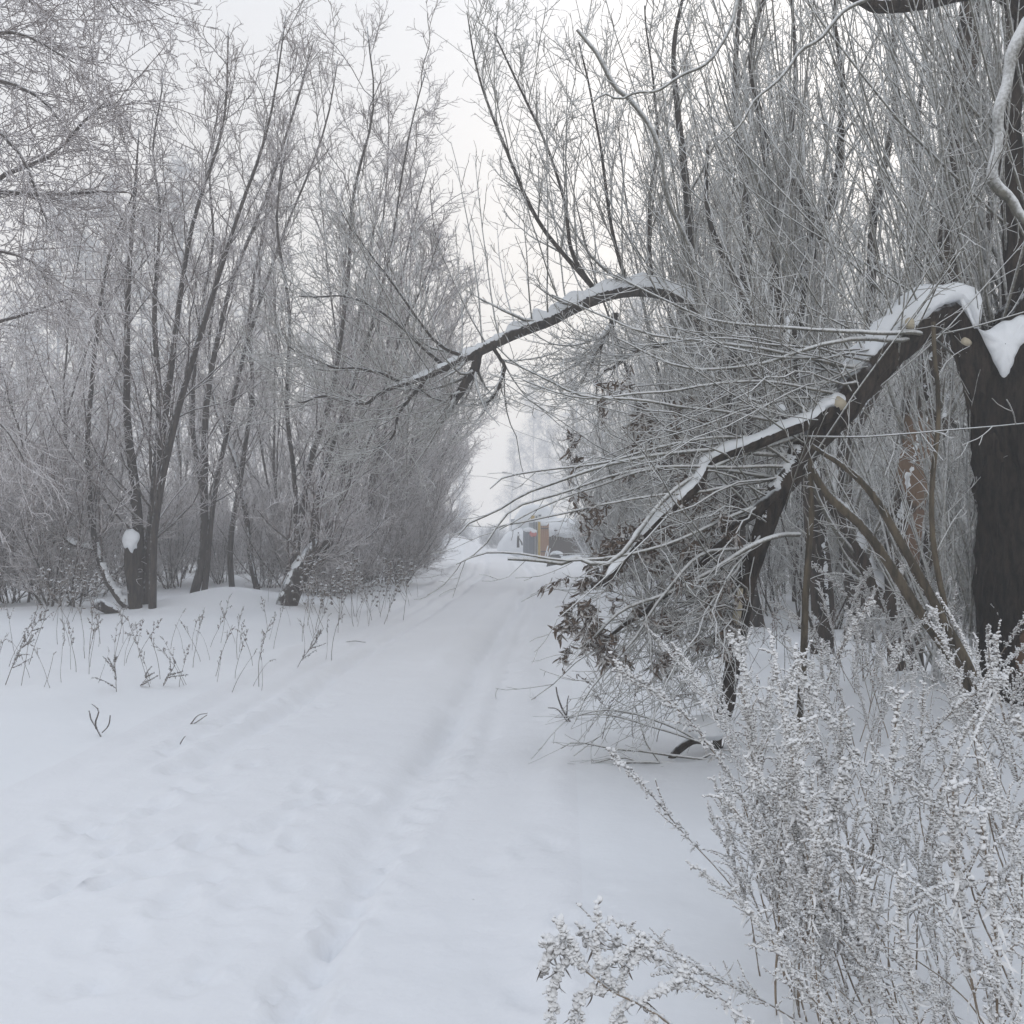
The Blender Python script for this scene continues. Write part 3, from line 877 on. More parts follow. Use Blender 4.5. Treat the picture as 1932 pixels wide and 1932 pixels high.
B = grow(p, d, rng.uniform(0.35, 1.2, len(p)), 8, 0.12, (0.03, 0, -0.07), bend=0.04); BR = taper(0.0058, 0.0042, 8, len(p))
p, d, r, t = spawn(B, BR, 7, 0.1, 1.0, 25, 60)
C = grow(p, d, rng.uniform(0.12, 0.5, len(p)), 5, 0.14, (0, 0, -0.04), bend=0.08); CR = taper(0.0046, 0.0038, 5, len(p))
p, d, r, t = spawn(C, CR, 4, 0.2, 1.0, 35, 70)
D = grow(p, d, rng.uniform(0.03, 0.1, len(p)), 3, 0.14, (0, 0, 0)); DR = taper(0.0038, 0.003, 3, len(p))
mb = MB(); tubes(mb, B, BR, 3); tubes(mb, C, CR, 3); tubes(mb, D, DR, 3); mb.build('crown', M['twig_left'], rt)

# ------------------------------------------------------------------ right side: arched willow over the track
def near_road(q):
    """keep the open gap above the track free"""
    u = 966 + q[:, 0] / q[:, 1] * FPX
    v = HORIZ - (q[:, 2] - CAM_H) / q[:, 1] * FPX
    return ~((u > 880) & (u < 1060) & (v > 780) & (v < 1090))


Y = 13.0
arch = (lambda a: (a[0], a[1] * 0.85))(stem_px(Y, [(1430, 1210, 24, 13.6), (1400, 1050, 22, 13.5), (1378, 850, 20, 13.3), (1362, 700, 18, 13.1), (1335, 628, 17, 13), (1290, 572, 18), (1235, 549, 17), (1165, 551, 16), (1095, 575, 15),
                   (1040, 603, 14), (965, 632, 13), (905, 662, 12), (845, 692, 9), (785, 718, 6.5), (735, 735, 4.5), (700, 752, 2)], K=60, wob=0.008))
def pad(s, K):
    r = crom(np.concatenate([s[0], s[1][:, None]], 1), K)
    return r[:, :3], np.maximum(r[:, 3], 0.002)
S = [arch]
S += [pad(stem_px(Y, c, K=20, wob=0.02), 60) for c in [
    [(905, 665, 10), (890, 705, 9), (866, 742, 8), (850, 755, 4)],                 # hanging dead stub
    [(868, 740, 3), (835, 760, 2.5), (800, 740, 1.6), (770, 732, 1.2)],
    [(845, 692, 4.5), (790, 650, 3), (720, 590, 2.4), (650, 560, 1.8), (560, 560, 1.2)],
    [(880, 675, 4), (820, 640, 3), (760, 560, 2.2), (690, 470, 1.5), (640, 400, 1)],
    [(1140, 560, 5), (1060, 480, 4.5), (1010, 410, 4), (950, 270, 3), (900, 130, 2), (880, 20, 1)],
    [(1130, 560, 4.5), (1080, 480, 4), (1060, 360, 3), (1000, 200, 2.4), (930, 60, 1.5)],
    [(1190, 552, 4), (1150, 420, 3.5), (1130, 260, 2.6), (1090, 80, 1.5)],
    [(1235, 549, 4), (1225, 400, 3.5), (1240, 220, 2.6), (1215, 20, 1.5)],
    [(735, 735, 4), (680, 760, 3), (620, 748, 2.4), (560, 760, 1.6)], [(760, 726, 4), (700, 700, 3), (620, 690, 2.2), (540, 650, 1.4)], [(800, 712, 4), (760, 770, 3), (735, 830, 2), (700, 850, 1.2)],
    [(930, 655, 4), (950, 700, 3.4), (930, 750, 2.6), (915, 765, 2)], [(1165, 590, 7), (1150, 620, 6), (1130, 650, 4.5), (1115, 690, 3)],
    [(1285, 640, 5), (1210, 660, 4.5), (1160, 690, 3.5), (1140, 700, 2)],
    [(1370, 800, 14, 13.3), (1400, 560, 12), (1405, 350, 9), (1385, 160, 6), (1400, -40, 3)],
    [(1362, 720, 12, 13.1), (1310, 500, 9), (1290, 300, 7), (1270, 120, 5), (1300, -60, 2)],
    [(1385, 900, 14, 13.3), (1450, 650, 11), (1470, 400, 8), (1500, 180, 5), (1490, -40, 2.5)],
]]
EXN = 26
p, d, r, t = spawn(arch[0][None], arch[1][None], EXN, 0.42, 0.97, 60, 90)
d[:, 2] = np.abs(d[:, 2]) + 0.8; d[:, 0] -= 0.15
ex = grow(p, d, rng.uniform(1.2, 3.2, EXN), 9, 0.05, (0, 0, 0.12)); exr = taper(0.011, 0.004, 9, EXN)
# straight shoots from the willow head
p, d, r, t = spawn(arch[0][None], arch[1][None], 60, 0.1, 0.42, 20, 60)
d[:, 2] = np.abs(d[:, 2]) + 0.9
ex2 = grow(p, d, rng.uniform(2.5, 5.5, 60), 9, 0.04, (0, 0, 0.04)); exr2 = taper(0.016, 0.005, 9, 60)
rt = plant_tree('willow', 'willow bent into a snow capped arch right across the track', 'tree', P(1430, 1210, 13.6), S,
                mats=('bark', 'branch_right', 'twig_right'), sides=10, ridge=0.05, n1=13, l1=(0.5, 1.9), t1=(0.12, 0.98), n2=8, l2=(0.25, 0.8), n3=4, rmin=0.0046,
                extra=(np.concatenate([ex, ex2]), np.concatenate([exr, exr2])), prune=near_road,
                snow=[(0, 0.12, 0.40, 0.79, 11), (0, 0.05, 0.78, 0.97, 12), (0, 0.06, 0.30, 0.41, 13), (13, 0.04, 0.1, 0.9, 14)])

# ------------------------------------------------------------------ right thicket
GR = 'willows crowded together on the right of the track'
LR = 'one of many frosted shoot-covered willows crowded on the right'
prr = [proto_tree('willow', LR, 'tree', n, h, s, ('bark', 'branch_right', 'twig_right'), GR, 15, 8, 4, 0.006, (0.8, 2.8), up=0.14, rb=0.045)
       for n, h, s in ((11, 9, 0.18), (10, 10, 0.15), (12, 7, 0.22))]
spots = [(3.2, 17.5), (5.0, 16.5), (6.9, 15.5), (4.0, 20.5), (6.0, 21), (2.9, 24), (8.3, 19), (5.0, 26), (3.2, 29), (7.5, 25), (10.5, 22), (4.6, 34), (7.5, 33), (10.5, 30), (12.5, 26), (8.8, 14.5), (6.4, 41)]
used = [False] * 3
lbs = names_for([(966 + x / y * FPX, y) for x, y in spots], 'shoot covered willow behind {m}', LM_R)
for k, (x, y) in enumerate(spots):
    p = prr[k % 3]
    loc = (x, y, float(hgt(x, y)) - 0.05); rz = rng.uniform(0, 6.28); sc = rng.uniform(0.8, 1.1) * (0.8 if x < 3.7 else 1)
    if not used[k % 3]:
        used[k % 3] = True; p.location = loc; p.rotation_euler = (0, 0, rz); p['label'] = lbs[k]
    else:
        copy_tree(p, loc, rz, sc, (rng.normal() * .04, rng.normal() * .05), lbs[k])
pb2 = proto_tree('bush', 'one of the low frosted bushes under the right willows', 'bush', 16, 2.6, 0.4, ('bark', 'branch_right', 'twig_right'),
                 'low bushes under the right willows', 8, 6, 4, 0.0045, (0.4, 1.0), t0=0.15, rb=0.02)
first = True
bsp = [(1160, 26), (1230, 20), (1330, 17), (1450, 15), (1560, 13), (1620, 16), (1720, 13), (1500, 19), (1800, 15), (1880, 12), (1270, 25)]
lbs = names_for(bsp, 'low frosted bush by {m}', LM_R)
for k, (u, y) in enumerate(bsp):
    b = gbase(u, y)
    if first: pb2.location = b; first = False; pb2['label'] = lbs[k]
    else: copy_tree(pb2, b, rng.uniform(0, 6.28), rng.uniform(0.7, 1.2), (rng.normal() * .08, rng.normal() * .08), lbs[k])

# individual nearer stems on the right
def fan(base_pts, n, dmean, spread, length, r0=0.014, r1=0.0045, K=9, wig=0.035, up=0.03):
    base_pts = np.asarray(base_pts)
    p = base_pts[rng.integers(0, len(base_pts), n)] + rng.normal(size=(n, 3)) * 0.06
    d = np.asarray(dmean, float) + rng.normal(size=(n, 3)) * spread
    return grow(p, d, rng.uniform(length[0], length[1], n), K, wig, (0, 0, up)), taper(rng.uniform(0.6, 1, n) * r0, r1, K, n)


plant_tree('willow', 'dark forked willow standing close behind the hanging part of the snapped limb', 'tree', P(1620, 1250, 11.5), [
    pad(stem_px(11.5, [(1640, 1275, 20), (1610, 1120, 19), (1590, 980, 17), (1600, 800, 14), (1640, 620, 11), (1650, 420, 8), (1690, 200, 6), (1680, 0, 3)]), 30),
    pad(stem_px(11.5, [(1600, 1000, 14), (1550, 860, 12), (1440, 740, 9), (1420, 600, 7), (1340, 420, 5), (1330, 260, 3)]), 30),
    pad(stem_px(11.7, [(1598, 830, 12), (1700, 640, 9), (1740, 440, 7), (1730, 240, 5), (1760, 20, 3)]), 30),
], mats=('bark', 'branch_right', 'twig_right'), n1=10, l1=(0.6, 2.2), n2=7, l2=(0.2, 0.8), n3=3, rmin=0.0045,
    snow=[(1, 0.06, 0.1, 0.7, 61), (2, 0.05, 0.0, 0.4, 62)])
f1 = fan(PP([(1530, 760), (1520, 640), (1500, 560), (1540, 900)], 10), 55, (-0.05, 0, 1), (0.28, 0.2, 0.1), (2.0, 4.8))
plant_tree('willow', 'dark willow trunk with snow plastered down its side, behind the snapped limb', 'tree', P(1545, 1260, 10), [
    pad(stem_px(10, [(1560, 1290, 24), (1548, 1100, 23), (1530, 900, 21), (1505, 760, 19), (1490, 650, 17), (1520, 520, 14), (1532, 430, 12), (1505, 330, 11)]), 30),
    pad(stem_px(10, [(1530, 480, 9), (1580, 330, 8), (1590, 180, 6), (1570, 40, 4), (1580, -40, 3)]), 30),
    pad(stem_px(10.2, [(1490, 660, 10), (1460, 500, 8), (1450, 300, 7), (1420, 120, 5), (1440, -30, 3)]), 30),
], mats=('bark', 'branch_right', 'twig_right'), n1=12, l1=(0.6, 2.0), n2=8, l2=(0.2, 0.7), n3=3, rmin=0.004, extra=f1,
    snow=[(0, 0.10, 0.35, 1.0, 21), (0, 0.06, 0.05, 0.3, 22)])

patchwood = frost_mat('peeled_willow_bark', (0.018, 0.016, 0.014), (0.085, 0.064, 0.048), FROST, 0.4, 0.8, 14, 1.0, bump=0.02,
                      patch=[((0.1, -0.12, 1.95), (0.16, 0.3, 0.42), (0.20, 0.135, 0.09)), ((0.12, -0.12, 1.25), (0.14, 0.3, 0.3), (0.17, 0.11, 0.075))])
f2 = fan(PP([(1735, 700), (1780, 560), (1720, 850), (1790, 450)], 9), 60, (0.0, 0, 1), (0.25, 0.2, 0.1), (1.8, 4.2))
plant_tree('willow', 'willow trunk with orange brown peeled bark standing left of the big dark trunk', 'tree', P(1700, 1290, 9), [
    pad(stem_px(9, [(1705, 1310, 34), (1695, 1150, 32), (1700, 1000, 34), (1728, 860, 32), (1742, 740, 30), (1775, 560, 29), (1800, 400, 27), (1815, 200, 24), (1832, -30, 20)]), 30),
    pad(stem_px(9, [(1730, 860, 20), (1775, 800, 18), (1800, 790, 12)]), 30),
    pad(stem_px(9, [(1790, 560, 12), (1870, 420, 10), (1880, 260, 8), (1900, 80, 5), (1890, -40, 4)]), 30),
    pad(stem_px(9.1, [(1700, 1180, 20), (1640, 1080, 18), (1600, 1000, 15), (1560, 930, 12)]), 30),
    pad(stem_px(9.1, [(1720, 1240, 16), (1730, 1130, 14), (1760, 1000, 10)]), 30),
], mats=(patchwood, 'branch_right', 'twig_right'), sides=14, ridge=0.07, n1=11, l1=(0.6, 2.0), n2=8, l2=(0.2, 0.6), n3=3, rmin=0.0036, extra=f2,
    snow=[(1, 0.16, 0.1, 1.0, 31), (3, 0.10, 0.1, 0.95, 32), (0, 0.06, 0.1, 0.5, 33)])

# ------------------------------------------------------------------ the big split willow at the right edge
Y = 6.8
bigbark = frost_mat('old_willow_bark', (0.007, 0.0065, 0.006), (0.040, 0.031, 0.024), FROST, 0.5, 0.85, 22, 1.3, bump=0.05, bark_scale=(9, 9, 2.2),
                    patch=[((0.06, -0.35, 1.95), (0.10, 0.3, 0.33), (0.24, 0.165, 0.10)), ((0.02, -0.35, 0.35), (0.2, 0.3, 0.25), (0.16, 0.095, 0.06))])
root = thing('willow', 'big dark old willow at right with a snapped limb hanging to the snow', 'tree', P(1930, 1330, Y))
tr0, rr0 = limb([(1940, 1400, 100), (1935, 1280, 84), (1932, 1100, 78), (1925, 900, 78), (1915, 760, 80), (1932, 640, 66), (1972, 540, 48), (1998, 380, 34), (2000, 180, 28), (1985, -40, 24)], Y, 70)
stub, rs = limb([(1910, 860, 60), (1868, 740, 44), (1828, 640, 33), (1800, 575, 27), (1786, 552, 16)], Y, 40)
tr1, rr1 = limb([(1925, 760, 50), (1926, 660, 42), (1922, 580, 32), (1916, 440, 25), (1906, 280, 20), (1922, 100, 16), (1940, -40, 12)], Y + .05, 60, 0.01)
top, rtp = limb([(1985, 120, 22), (1930, 20, 21), (1880, -20, 19), (1800, -10, 14), (1740, 5, 13), (1660, 12, 12), (1625, 0, 10), (1580, -20, 7)], Y, 40)
mb = MB(); tubes(mb, tr0[None], rr0[None], 44, ridge=0.15, cap=True, seed=3); mb.build('trunk', bigbark, root)
mb = MB(); tubes(mb, stub[None], rs[None], 28, ridge=0.14, cap=True, seed=5)
for k in range(9):                                     # torn splinters at the break
    b = P(1786 + rng.uniform(-18, 14), 562 + rng.uniform(-6, 14), Y + rng.uniform(-.08, .05)); e = b + np.array([rng.uniform(-.05, .03), rng.uniform(-.03, .03), rng.uniform(.05, .14)])
    tubes(mb, crom([b, e], 4)[None], np.array([[.018, .014, .009, .002]]), 5)
tubes(mb, tr1[None], rr1[None], 20, ridge=0.1, seed=6); tubes(mb, top[None], rtp[None], 16, ridge=0.10, seed=8)
mb.build('fork', M['bark'], root)
# snapped limb
lm0, rl0 = limb([(1796, 588, 30), (1760, 600, 27, 6.75), (1700, 648, 28, 6.7), (1640, 705, 31, 6.65), (1585, 770, 31, 6.6), (1540, 825, 27, 6.6), (1500, 880, 24, 6.6), (1468, 930, 21, 6.6), (1440, 1000, 19, 6.6), (1412, 1090, 17, 6.65),
                 (1395, 1180, 16, 6.7), (1378, 1280, 14, 6.8), (1362, 1370, 13, 6.85), (1345, 1440, 11, 6.9)], Y, 90, 0.006)
lm1, rl1 = limb([(1575, 775, 18, 6.5), (1500, 805, 14, 6.45), (1420, 838, 12, 6.4), (1335, 872, 11, 6.35), (1312, 918, 10.5, 6.3), (1250, 975, 9.5, 6.3), (1195, 1030, 8, 6.25), (1150, 1090, 6, 6.2), (1135, 1110, 3, 6.2)], 6.4, 60, 0.006)
lm2, rl2 = limb([(1468, 930, 12, 6.55), (1400, 985, 10, 6.5), (1340, 1050, 8, 6.5), (1270, 1110, 6.5, 6.5), (1205, 1160, 5, 6.5), (1130, 1215, 3, 6.5)], 6.5, 60, 0.008)
mb = MB(); tubes(mb, lm0[None], rl0[None], 26, ridge=0.13, cap=True, seed=9); tubes(mb, np.stack([lm1, lm2]), np.stack([rl1, rl2]), 12, ridge=0.07, cap=True, seed=10)
# short dead forks near the ground
for c in [[(1345, 1400, 9), (1320, 1395, 9), (1300, 1400, 8), (1270, 1425, 7), (1258, 1452, 5)], [(1365, 1360, 6), (1330, 1380, 5), (1300, 1395, 4)], [(1392, 1195, 6), (1345, 1198, 3), (1340, 1204, 2)], [(1385, 1240, 5), (1402, 1262, 3), (1408, 1270, 1.5)],
          [(1150, 1055, 7), (1143, 1085, 8), (1125, 1108, 7)]]:
    a, b = limb(c, 6.75, 12); tubes(mb, a[None], b[None], 8, ridge=0.08, cap=True)
limb_o = mb.build('snapped_limb', M['bark'], root)
# pale strip where the bark tore off, and the sawn faces
a, b = limb([(1397, 1110, 5, 6.57), (1392, 1150, 8, 6.6), (1384, 1200, 6, 6.62), (1378, 1222, 2, 6.66)], 6.6, 14)
mb = MB(); tubes(mb, a[None], b[None], 8, ridge=0.05); mb.build('bare_wood', M['cut'], limb_o)
for (u, v, d, rp, ax) in [(1716, 606, 6.50, 8, (-.4, -.9, .2)), (1588, 764, 6.44, 11, (.3, -.9, -.5)), (1820, 643, 6.56, 7, (-.6, -.8, 0))]:
    c = P(u, v, d); ax = norm(np.array(ax)); rr = rp * d * PXS
    mb = MB(); tubes(mb, crom([c - ax * 0.10, c - ax * 0.02, c], 4)[None], np.array([[rr * .9, rr, rr, rr * .96]]), 14, ridge=0.04, cap=True); mb.build('sawn_knot', M['cut'], root)
# snow lying on it
def cap_part(f):
    mb = MB(); f(mb); mb.build('snow_cap', M['cap'], root)


pil, rpil = limb([(1842, 625, 16), (1832, 590, 20), (1806, 562, 27), (1770, 574, 33), (1720, 612, 35), (1672, 655, 32), (1632, 698, 28), (1600, 735, 22)], 6.7, 60)
cap_part(lambda m: snow_on(m, pil, rpil, 0.10, wfac=0.95, lift=0.25, seed=41, jag=0.05, sides=20))
cap_part(lambda m: snow_on(m, lm0, rl0, 0.05, wfac=0.9, t0=0.385, t1=0.55, seed=42))
cap_part(lambda m: snow_on(m, lm0, rl0, 0.03, wfac=0.8, t0=0.56, t1=0.75, seed=43, side_bias=(-.5, 0, 0)))
cap_part(lambda m: snow_on(m, lm1, rl1, 0.03, wfac=1.0, t0=0.02, t1=0.98, seed=44, lift=0.5, jag=0.05))
cap_part(lambda m: snow_on(m, top, rtp, 0.03, t0=0.1, t1=1, seed=47))
cap_part(lambda m: plaster(m, [(1840, 612), (1856, 628), (1874, 618), (1890, 602), (1908, 606), (1925, 590), (1950, 600), (1950, 640), (1928, 655), (1912, 672), (1912, 694), (1906, 704), (1903, 722), (1896, 716), (1890, 724), (1886, 702), (1882, 690), (1874, 690), (1868, 664), (1858, 652), (1850, 632)], 6.62, 0.08, 51, back=1.5))
cap_part(lambda m: plaster(m, [(1800, 545), (1812, 535), (1826, 560), (1838, 600), (1850, 625), (1842, 632), (1826, 600), (1812, 575)], 6.74, 0.10, 52, back=1.2))
cap_part(lambda m: plaster(m, [(1540, 762), (1556, 748), (1580, 740), (1596, 746), (1600, 760), (1592, 768), (1570, 764), (1556, 776), (1538, 776)], 6.52, 0.07, 55, back=1.0))
cap_part(lambda m: lump(m, P(1330, 1372, 6.75), (0.17, 0.12, 0.08), seed=12, amp=0.15))

# explicit twigs reaching over the track
tw = []
for c in [[(1560, 800, 5, 6.5), (1300, 900, 4, 6.3), (1157, 1059, 5, 6.2), (1089, 1051, 4.5), (1076, 1065, 4.5), (1005, 1056, 4), (965, 1050, 3)],
          [(1470, 930, 4, 6.5), (1250, 1030, 3, 6.2), (1086, 1056, 2.8), (987, 1045, 2.4), (932, 1041, 2.2), (903, 1044, 2), (863, 1065, 1.2)],
          [(1510, 860, 5, 6.5), (1320, 850, 4, 6.3), (1157, 872, 3.6), (1024, 915, 3.2), (983, 930, 3), (947, 953, 2.6), (865, 995, 2), (859, 1012, 1.2)],
          [(1510, 880, 4, 6.5), (1320, 880, 3.4, 6.3), (1157, 899, 3), (991, 951, 2.7), (956, 972, 2.4), (930, 1006, 2), (907, 1037, 1.6), (863, 1065, 1)],
          [(1540, 830, 4, 6.5), (1320, 830, 3, 6.3), (1140, 870, 2.6), (996, 891, 2.2), (943, 901, 2), (916, 919, 1.2)],
          [(1480, 900, 4, 6.5), (1320, 925, 3, 6.3), (1157, 943, 2.4), (994, 981, 2), (950, 992, 1.6), (930, 1006, 1)],
          [(1560, 810, 4, 6.5), (1250, 760, 3, 6.3), (1100, 745, 2.6), (1000, 700, 2), (940, 660, 1.4)],
          [(1600, 750, 4, 6.5), (1450, 720, 3), (1250, 740, 2.6), (1100, 750, 2), (990, 720, 1.4)],
          [(1640, 700, 4.5, 6.5), (1450, 660, 3.4), (1300, 640, 2.8), (1150, 600, 2.2), (1040, 560, 1.4)],
          [(1740, 625, 5, 6.5), (1640, 632, 4.5), (1480, 615, 3.4), (1330, 600, 2.6), (1160, 520, 1.8)],
          [(1720, 640, 5, 6.5), (1600, 640, 4.5), (1420, 690, 3.2), (1280, 690, 2.6), (1160, 640, 1.8)],
          [(1450, 900, 4, 6.4), (1250, 885, 3), (1120, 920, 2.4), (1010, 960, 1.8), (950, 1000, 1.2)],
          [(1430, 1020, 4, 6.5), (1300, 1065, 3.5), (1200, 1200, 2.6), (1120, 1290, 2), (1080, 1370, 1.2)],
          [(1500, 1010, 5, 6.3), (1440, 1020, 5), (1300, 1100, 4), (1180, 1150, 3.4), (1090, 1230, 2)],
          # long arching shoots on the right of the limb
          [(1862, 1395, 12, 6.4), (1815, 1270, 11, 6.4), (1720, 1130, 10), (1640, 1010, 9), (1560, 930, 8), (1530, 890, 6)],
          [(1885, 1400, 10, 6.35), (1830, 1260, 9, 6.3), (1760, 1130, 8.5), (1690, 1000, 8), (1640, 930, 7), (1590, 880, 5.5), (1530, 850, 4)],
          [(1506, 1440, 7, 6.6), (1510, 1330, 6.5, 6.6), (1520, 1180, 6.5), (1528, 1000, 6), (1533, 870, 4)],
          [(1808, 1385, 7, 6.9), (1800, 1290, 6, 6.9), (1780, 1150, 6), (1760, 1000, 5), (1770, 800, 4.5), (1760, 600, 4)],
          # stray branches against the sky at the top
          [(1398, -20, 3.6), (1386, 40, 3.5), (1362, 84, 3.3), (1330, 122, 3.2), (1282, 140, 3), (1236, 172, 2.8), (1196, 176, 2.6), (1168, 190, 2.4), (1140, 180, 2.1), (1110, 192, 1.4)],
          [(1700, -30, 5), (1640, 2, 4.2), (1590, 24, 4), (1540, 78, 3.6), (1508, 96, 3.4), (1466, 152, 3), (1424, 186, 2.6), (1400, 232, 2.2), (1376, 258, 1.4)],
          [(1330, 620, 4, 9.3), (1300, 470, 4, 9.2), (1262, 380, 4, 9.1), (1240, 270, 4.4, 9), (1192, 190, 5, 9), (1160, 160, 4.8, 9), (1128, 100, 4.2, 9), (1088, 60, 3.2, 9)],
          [(1945, 30, 12, 5.9), (1912, 92, 12, 5.9), (1900, 150, 10, 5.9), (1884, 210, 11, 5.9), (1886, 262, 9, 5.9), (1872, 320, 10, 5.9), (1882, 354, 12, 5.9), (1908, 378, 10, 5.9), (1922, 408, 9, 5.9), (1945, 425, 8, 5.9)]]:
    if len(tw) < 14: c[0] = (c[0][0] + 8, c[0][1], c[0][2], 6.66)
    tw.append(pad(limb(c, 6.3, 24, 0.014), 24))
T = np.stack([a for a, b in tw]); TR = np.stack([b for a, b in tw])
mb = MB(); tubes(mb, T[14:18], TR[14:18], 9, ridge=0.05)
M['olive'] = frost_mat('olive_shoot_bark', (0.045, 0.038, 0.028), (0.13, 0.105, 0.072), FROST, 0.35, 0.85, 60, 0.9, bump=0.004)
mb.build('arching_shoots', M['olive'], root)
mb = MB(); tubes(mb, np.delete(T, range(14, 18), 0), np.delete(TR, range(14, 18), 0), 7)
# shoots sweeping left and down from the limb
n = 76
ti = rng.uniform(0.12, 0.78, n); st = lm0[(ti * 89).astype(int)] + rng.normal(size=(n, 3)) * 0.03
en = []
for k in range(n):
    v0 = 560 + 760 * ti[k]
    en.append(P(rng.uniform(1020, 1380), v0 + rng.normal() * 150, rng.uniform(5.6, 7.8)))
en = np.array(en)
sag = np.zeros((n, 3)); sag[:, 2] = rng.uniform(-0.05, 0.30, n)
def kink(p, a):
    w_ = rng.normal(size=p.shape) * a
    w_[:, 0] = 0
    return p + np.cumsum(w_, axis=1)


S1 = kink(shoots_to(st, en, sag, 10), 0.022); S1r = taper(rng.uniform(.006, .011, n), 0.003, 10, n)
# upright shoots from the head of the big willow
heads = PP([(1900, 680), (1930, 600), (1870, 700), (1960, 500), (1940, 400)], 6.9)
f3 = fan(heads, 95, (-0.25, 0.1, 1), (0.30, 0.3, 0.12), (1.6, 3.8), r0=0.013, r1=0.004)
heads = PP([(1860, 1180), (1890, 1240), (1840, 1230), (1800, 1280), (1760, 1290)], 7.0)
f4 = fan(heads, 46, (-0.12, 0.1, 1), (0.25, 0.25, 0.08), (1.2, 3.2), r0=0.014, r1=0.004)
f5 = fan(lm0[8:50], 60, (-0.25, 0.0, 0.8), (0.5, 0.4, 0.35), (0.8, 2.2), r0=0.008, r1=0.003)
F = np.concatenate([f3[0], f4[0], f5[0]]); FR = np.concatenate([f3[1], f4[1], f5[1]])
tubes(mb, S1, S1r, 4); tubes(mb, F, FR, 5)
mb.build('shoots', M['branch_right'], root)
mb = MB()
allp = [T, S1, F]; allr = [TR, S1r, FR]
leafp = []
for k, (a, b, n2) in enumerate(zip(allp, allr, (12, 8, 7))):
    p, d, r, t = spawn(a, b, n2, 0.25, 1.0, 25, 55)
    ln = rng.uniform(0.08, 0.45, len(p))
    B = grow(p, d, ln, 6, 0.08, (-0.02, 0, 0.03), bend=0.06); BR = taper(0.0034, 0.0024, 6, len(p))
    kp = near_road(B[:, -1]) | (rng.random(len(B)) < 0.12)
    B, BR = B[kp], BR[kp]
    tubes(mb, B, BR, 3)
    p, d, r, t = spawn(B, BR, 2, 0.3, 1.0, 30, 60)
    Cc = grow(p, d, rng.uniform(0.03, 0.14, len(p)), 4, 0.1, (0, 0, 0.05), bend=0.1)
    tubes(mb, Cc, taper(0.0026, 0.002, 4, len(p)), 3)
# fine drooping spray at the lower left
st = np.concatenate([lm2[20:], lm1[40:], lm0[50:80]]); st = st[rng.integers(0, len(st), 90)]
en = np.array([P(rng.uniform(1050, 1400), rng.uniform(1120, 1420), rng.uniform(6.0, 7.2)) for _ in range(90)])
S2 = kink(shoots_to(st, en, np.stack([np.zeros(90), np.zeros(90), rng.uniform(-.05, .15, 90)], 1), 9), 0.018); S2r = taper(0.0048, 0.002, 9, 90)
tubes(mb, S2, S2r, 3)
p, d, r, t = spawn(S2, S2r, 6, 0.2, 1.0, 25, 60)
B = grow(p, d, rng.uniform(0.06, 0.3, len(p)), 5, 0.1, (0, 0, -0.03), bend=0.08); tubes(mb, B, taper(0.0022, 0.0015, 5, len(p)), 3)
mb.build('crown', M['twig_right'], root)
# dead leaves: dense clusters below the side limb, looser ones higher up
def in_u(q):
    return 966 + q[:, 0] / q[:, 1] * FPX, HORIZ - (q[:, 2] - CAM_H) / q[:, 1] * FPX
cand = []
for _ in range(300):                                   # leafy twiglets, leaves crowd along each
    u = rng.uniform(1060, 1440); v = rng.uniform(985, 1285) - 25 * (u < 1150)
    if vnoise(u * .022, v * .022, 31) < -0.12: continue
    if u < 1065 or u > 1400: continue
    if u < 1100 and v < 1120: continue
    cand.append((u, v, rng.uniform(6.2, 7.2)))
for _ in range(40):
    cand.append((rng.normal(1225, 75), rng.normal(835, 45), rng.uniform(6.4, 7.6)))
for _ in range(20):
    cand.append((rng.normal(1115, 40), rng.normal(1180, 30), rng.uniform(6.2, 6.8)))
for _ in range(14):
    cand.append((rng.normal(1330, 25), rng.normal(960, 35), rng.uniform(6.2, 7.0)))
cp = PP(cand)
src = np.concatenate([S1.reshape(-1, 3), S2.reshape(-1, 3), lm1[10:], lm2])
nea = np.array([src[np.argmin(((src - c) ** 2).sum(1) + 4 * np.maximum(0, c[2] - src[:, 2]))] for c in cp])
LT = shoots_to(nea, cp, np.stack([np.zeros(len(cp)), np.zeros(len(cp)), np.full(len(cp), .05)], 1), 8, 0.006)
mb = MB(); tubes(mb, LT, taper(0.0032, 0.002, 8, len(cp)), 3); mb.build('leafy_twigs', M['stem_dark'], root)
nl_ = len(LT) * 19
li_ = rng.integers(0, len(LT), nl_); lt_ = rng.uniform(2.6, 6.99, nl_); l0_ = lt_.astype(int)
bp_ = LT[li_, l0_] * (1 - (lt_ - l0_))[:, None] + LT[li_, np.minimum(l0_ + 1, 7)] * (lt_ - l0_)[:, None] + rng.normal(size=(nl_, 3)) * 0.004
mb = MB(); leaves(mb, bp_, rng.uniform(0.035, 0.095, len(bp_)), rng.uniform(0.012, 0.024, len(bp_)), down=1.3, curl=1.35)
mb.build('dead_leaves', M['leaf'], root)

